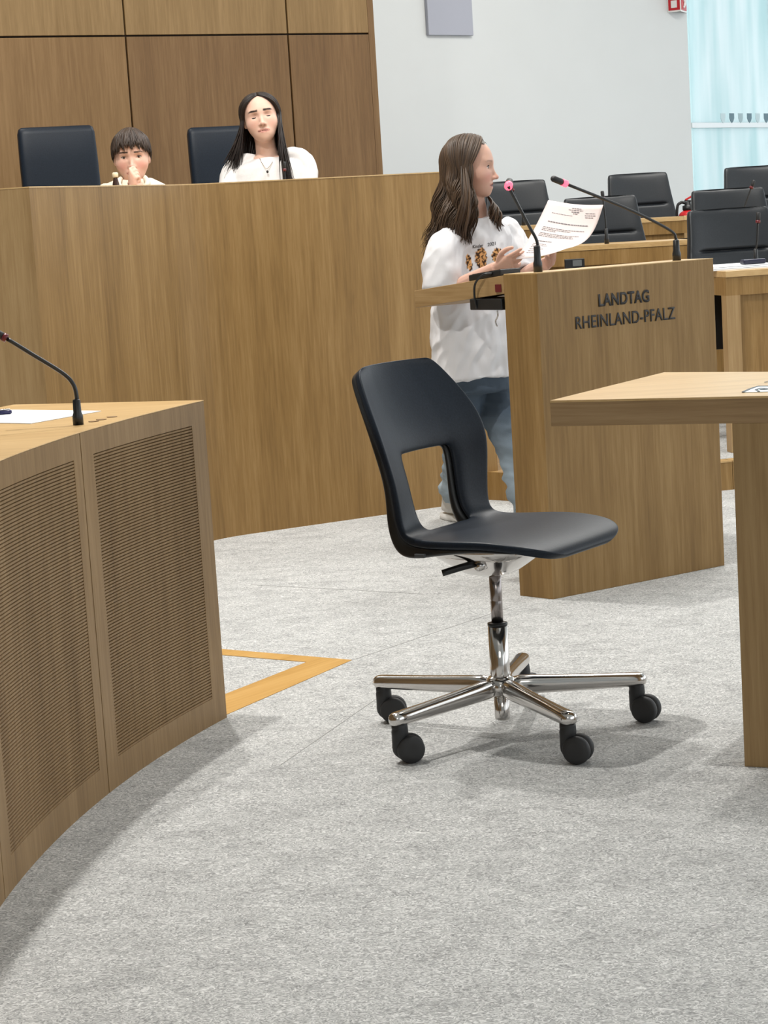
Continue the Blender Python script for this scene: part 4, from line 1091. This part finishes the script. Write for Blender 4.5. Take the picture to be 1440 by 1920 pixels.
    bm = B(); uvl = bm.loops.layers.uv.new('UVMap'); N = 16; nrm = (TR-TL).cross(BL-TL).normalized(); G = []
    for i in range(N+1):
        row = []
        for k in range(N+1):
            a, c = k/N, i/N; p = (TL*(1-a)+TR*a)*(1-c)+(BL*(1-a)+BR*a)*c
            p = p+nrm*(.022*math.sin(math.pi*c)*(.3+a)+.010*math.sin(math.pi*a)) + V((0, 0, -.014*math.sin(math.pi*c)*a))
            row.append(bm.verts.new(p))
        G.append(row)
    for i in range(N):
        for k in range(N):
            f = bm.faces.new((G[i][k], G[i+1][k], G[i+1][k+1], G[i][k+1]))
            for lp, (a, c) in zip(f.loops, ((k, i), (k, i+1), (k+1, i+1), (k+1, i))): lp[uvl].uv = (a/N, 1-c/N)
    me = bpy.data.meshes.new('sheet'); bm.to_mesh(me); bm.free()
    o3 = ob('sheet', me, PM, pp, smooth=True); so = o3.modifiers.new('so', 'SOLIDIFY'); so.thickness = .0006
    # printed text lines, as flat ink following the sheet
    IK = mat('grey_ink', (.16, .15, .16), .8); bm = B()
    def pt(a, c): 
        p = (TL*(1-a)+TR*a)*(1-c)+(BL*(1-a)+BR*a)*c
        return p+nrm*(.022*math.sin(math.pi*c)*(.3+a)+.010*math.sin(math.pi*a)) + V((0, 0, -.014*math.sin(math.pi*c)*a))
    cam0 = V((0, 0, H))
    def ln(a0, a1, c, h=.010):
        a = a0
        while a < a1:
            w_ = random.uniform(.02, .055); e = min(a1, a+w_)
            q4 = [pt(a, c), pt(e, c), pt(e, c+h), pt(a, c+h)]; s_ = 1 if nrm.dot(cam0-q4[0]) > 0 else -1
            bm.faces.new([bm.verts.new(p+nrm*s_*.0012) for p in q4]); a = e+.008
    for a0, a1, c, h in ((.45, .62, .06, .008), (.40, .66, .085, .008), (.46, .60, .11, .012), (.50, .58, .135, .01), (.15, .5, .17, .006), (.72, .9, .12, .008), (.72, .92, .15, .008), (.74, .9, .18, .008), (.15, .86, .30, .014), (.12, .84, .40, .008), (.12, .60, .425, .008), (.12, .36, .45, .008), (.12, .80, .50, .008), (.12, .70, .525, .008), (.12, .74, .55, .008),
                       (.12, .40, .64, .012), (.12, .34, .70, .007), (.12, .38, .73, .007), (.12, .30, .76, .007), (.12, .36, .80, .007), (.12, .32, .84, .007), (.12, .28, .88, .007)): ln(a0, a1, c, h)
    ob('printed_lines', bm, IK, pp, kind='stuff')
girl()

# ---------------- seated woman
def seated(label, Yd, head_px, size, hf, up, skin, cols, neck_px, sh, torso, arms, shirt, closed, hair_fn, handfn=None, child=0, floorz=.42, shirtvox=.005):
    t = person('person', (at(head_px[0], 340, Yd).x, Yd+.1, floorz), label)
    Mh = frame(at(*head_px, Yd), hf, up, size)
    lat = V((-.99, .1, 0)); fw = V((-.1, -.99, 0))
    if True:
        lat = V((1, .0, 0)); fw = V((0, -1, 0))
    bm = B(); head_mesh(bm, Mh, child=child, mouth=0)
    nt = Mh @ V((0, -.06, -.25)); nb = at(*neck_px, Yd+.02)
    k = size/.21
    loft(bm, [(nt, .046*k, .048*k), ((nt+nb)/2, .043*k, .046*k), (nb, .047*k, .048*k), (nb-V((0, 0, .05)), .11*k, .06*k)], 24, lat, fw)
    loft(bm, [(c, a*.9, b_*.85) for c, a, b_ in torso], 24, lat, fw)
    for p, r in arms: tube(bm, p, [x*.8 for x in r], 14, 14)
    # thighs and lower legs under the desk
    hip = torso[-1][0]
    for s in (-1, 1):
        h = hip+V((s*.08, 0, -.02)); kn = h+V((s*.03, -.36*k, .0)); an = kn+V((0, .03, -(kn.z-floorz-.07)))
        tube(bm, [h, kn], [.07*k, .052*k], 14, 8); tube(bm, [kn, an], [.052*k, .035*k], 14, 8); ell(bm, kn, (.053*k,)*3); ell(bm, an+V((0, -.05, -.035)), (.038, .10, .034))
    if handfn: handfn(bm)
    body = fuse('body', bm, SKIN, t, .0032, 2)
    colour(body, skin_fn(Mh, skin, *cols, closed=closed))
    if closed: lids(Mh, t)
    else: eyes(Mh, t, open_=.036)
    bm = B(); loft(bm, torso, 36, lat, fw, 2.3)
    for p, r in arms[:2]: tube(bm, p[:3] if handfn else p, (r[:3] if handfn else r), 18, 16)
    def wr(co): return np.array([.006*(noise.noise(V((c[0]*10+c[2]*6, c[1]*9, c[2]*8)))+.7*noise.noise(V((c[0]*24-c[2]*14, c[1]*20, c[2]*12)))) for c in co])
    s = fuse('top', bm, shirt, t, shirtvox, 4, wr)
    bm = B()
    for sd in (-1, 1):
        h = hip+V((sd*.08, 0, -.02)); kn = h+V((sd*.03, -.36*k, .0)); an = kn+V((0, .03, -(kn.z-floorz-.10)))
        tube(bm, [h+V((0, .05, .02)), kn], [.095*k, .066*k], 16, 8); tube(bm, [kn, an], [.066*k, .06*k], 16, 8); ell(bm, kn, (.067*k,)*3)
    fuse('trousers', bm, mat('dark_trousers', (.03, .035, .05), .85), t, .009, 3)
    hair_fn(t, Mh)
    return t, Mh
def cap(t, Mh, base, hair_line, infl=1.05, low=-.16):
    m_ = B(); bmesh.ops.create_icosphere(m_, subdivisions=4, radius=1)
    for v in m_.verts: v.co = scalp(v.co.copy(), infl)
    dele = [v for v in m_.verts if hair_line(v.co) or v.co.z < low]
    bmesh.ops.delete(m_, geom=dele, context='VERTS'); lay2 = m_.verts.layers.float_color.new('col')
    for v in m_.verts: v[lay2] = (*base, 1); v.co = Mh @ v.co
    ob('hair_cap', m_, HAIRM, t, smooth=True)

WY = 8.80
def woman_hair(t, Mh):
    base = (.018, .012, .010); paths = []
    for k in range(760):
        s = random.choice((-1, 1, 1, -1, -1)); f = random.random(); th = math.radians(64+116*f)
        root = V((s*random.uniform(.0, .06), .80-1.5*f+random.uniform(-.05, .05), .9)); a = (scalp(root)-V((0, -.05, .1))).normalized()
        tgt = V((s*math.sin(th), math.cos(th), -.2)); pts = []; infl = random.uniform(1.04, 1.22)
        for i in range(11): pts.append(Mh @ scalp(slerp(a, tgt, i/10), 1.03+(infl-1.03)*min(1, i/6)))
        e = pts[-1]; out = (Mh.to_3x3() @ V((s*math.sin(th), math.cos(th), 0))).normalized()
        ph = random.uniform(0, 6); screen_left = e.x < Mh.translation.x
        if screen_left: L = random.uniform(.17, .25); dx, dy = -.075*random.uniform(.3, 1.3), -.02-.05*f
        else: L = random.uniform(.30, .38); dx, dy = .040*random.uniform(-.1, 1.3), -.10*random.uniform(.8, 1.2)
        for i in range(1, 19):
            g = i/18; pts.append(e+V((dx*g**1.4, dy*g**.8, -L*g))+V((math.sin(ph+g*5), math.cos(ph+g*4), 0))*.004*g)
        paths.append(pts)
    bm = B(); strands(bm, None, paths, .0040, base, .4); ob('hair', bm, HAIRM, t, smooth=True)
    cap(t, Mh, base, lambda q: (q.y > .12 and q.z < .40 and abs(q.x) < .36 and (q.z < .46-abs(q.x)*.9)) or (q.y > .02 and q.z < .12), 1.04)
wt = [(at(501, 296, WY), .058, .055), (at(502, 299, WY), .075, .062), (at(505, 304, WY), .120, .074), (at(506, 313, WY), .155, .083), (at(506, 325, WY), .172, .09), (at(507, 360, WY), .172, .11), (at(508, 420, WY), .165, .11), (at(510, 500, WY), .16, .11), (at(512, 560, WY), .17, .12)]
WS = noisy('ribbed_white_knit', (.72, .70, .69), .9, .03, 120)
wa = [([at(482, 297, WY+.02), at(458, 300, WY+.01), at(436, 316, WY), at(431, 350, WY-.03), at(438, 386, WY-.08), at(478, 385, WY-.30)], [.020, .028, .042, .048, .042, .034]),
      ([at(522, 290, WY+.02), at(552, 288, WY+.01), at(572, 304, WY), at(578, 345, WY-.03), at(578, 384, WY-.08), at(540, 380, WY-.30)], [.020, .028, .041, .046, .042, .034])]
tw, Mw = seated('young woman with long dark hair in white top, eyes lowered, behind the presidium desk', WY, (489, 221), .212, V((.06, -.97, .10)), V((-.13, .10, 1)),
       (.70, .46, .36), ((.68, .36, .29), (.50, .20, .17), .004, (.03, .019, .015)), (501, 290), None, wt, wa, WS, True, woman_hair)
bm = B(); c = at(500, 300, WY-.075)
tube(bm, [at(487, 297, WY-.055), at(492, 307, WY-.085), at(500, 316, WY-.10), at(509, 307, WY-.085), at(514, 297, WY-.055)], .0011, 6, 24); nk = ob('necklace', bm, mat('necklace_chain', (.35, .28, .2), .3, 1), tw, smooth=True)
bm = B(); ell(bm, at(501.5, 322, WY-.105), (.005, .003, .006)); ob('pendant', bm, INK, nk, smooth=True)

# ---------------- boy
BY = 8.42
def boy_hair(t, Mh):
    base = (.040, .026, .019); paths = []
    for k in range(900):
        th = math.radians(random.uniform(-180, 180)); ca = math.cos(th)
        front = max(0, ca); root = V((random.uniform(-.12, .12), -.15+random.uniform(-.12, .12), .9)); a = root.normalized()
        zend = .155*front**.5+(-.06)*(1-front)-(.16 if ca < -.3 else 0)+random.uniform(-.05, .05)
        if front > .86: zend += .10*abs(math.sin(th*9+.6))*random.uniform(.6, 1)
        tgt = V((math.sin(th)*.95, math.cos(th), 0)); tgt.z = (zend-.10)*1.0/.42; infl = random.uniform(1.06, 1.18); pts = []
        for i in range(15): pts.append(Mh @ scalp(slerp(a, tgt, i/14), infl+.015*math.sin(i)))
        paths.append(pts)
    bm = B(); strands(bm, None, paths, .0034, base, .6); ob('hair', bm, HAIRM, t, smooth=True)
    cap(t, Mh, base, lambda q: (q.y > .10 and q.z < .30) or (abs(q.x) > .2 and q.y > -.02 and q.z < .02), 1.06, -.22)
bt = [(at(248, 336, BY), .075, .06), (at(248, 342, BY), .11, .07), (at(248, 352, BY), .145, .08), (at(248, 372, BY), .155, .095), (at(248, 420, BY), .145, .10), (at(249, 480, BY), .14, .10), (at(250, 530, BY), .15, .11)]
ba = [([at(205, 356, BY), at(210, 396, BY-.08), at(232, 378, BY-.17), at(249, 352, BY-.19)], [.048, .044, .032, .022]),
      ([at(290, 356, BY), at(290, 396, BY-.08), at(272, 384, BY-.19), at(264, 360, BY-.18)], [.048, .044, .032, .022])]
def boy_hand(bm):
    hand(bm, at(249, 352, BY-.19), V((.06, .0, 1)), V((.55, .75, -.1)), V((-.3, .2, .5)), .80, curl=(1.0, 1.05, 1.1, 1.15), thumb=(.6, .5), spread=.01)
    hand(bm, at(264, 360, BY-.18), V((-.35, .0, .8)), V((-.6, .6, .0)), V((.3, .4, .4)), .74, curl=(1.0, 1.0, 1.1, 1.1), thumb=(.5, .4), spread=.01)
CREAM = noisy('cream_hoodie', (.74, .66, .53), .9, .03, 90)
tb, Mb = seated('boy with dark fringe in cream top, fist at his mouth, behind the presidium desk', BY, (247, 294), .205, V((.08, -.98, -.05)), V((-.02, .0, 1)),
       (.68, .42, .32), ((.72, .30, .25), (.50, .20, .17), 0, (.05, .03, .02)), (247, 338), None, bt, ba, CREAM, False, boy_hair, boy_hand, child=1)
bm = B(); tube(bm, [at(228, 334, BY-.02), at(222, 342, BY-.10), at(226, 352, BY-.12)], [.010, .012, .010], 10, 12); ob('collar', bm, CREAM, tb, smooth=True); bm = B(); tube(bm, [at(271, 332, BY-.02), at(277, 342, BY-.10), at(272, 352, BY-.12)], [.010, .012, .010], 10, 12); ob('collar', bm, CREAM, tb, smooth=True)
# small capped object in front of the boy, on the desk's inner ledge
p = at(217.5, 347, 8.18); p.z = 1.206
bo = empty('capped_bottle', p, 'small dark brown upright object with a cream cap beside the boy\'s collar', 'bottle')
bm = B(); lathe(bm, [(.012, 0), (.0135, .004), (.0135, .155), (.009, .175), (.007, .183)], p, 20); ob('bottle_body', bm, mat('brown_glass', (.035, .015, .010), .25), bo, smooth=True)
bm = B(); lathe(bm, [(.0105, .181), (.012, .183), (.012, .197), (.008, .201)], p, 20); ob('cap', bm, mat('cream_cap', (.7, .6, .42), .5), bo, smooth=True)
# microphone in front of the woman
pb = at(534, 345, 8.36); pb.z = 1.206
mic('gooseneck_microphone', pb, [at(534, 335, 8.36), at(533.5, 321, 8.36)], at(533, 303, 8.36), 'short gooseneck microphone on the presidium desk before the woman\'s hair', lit=False, r=.0035, base_h=.05, wide=.010, headr=.0062)
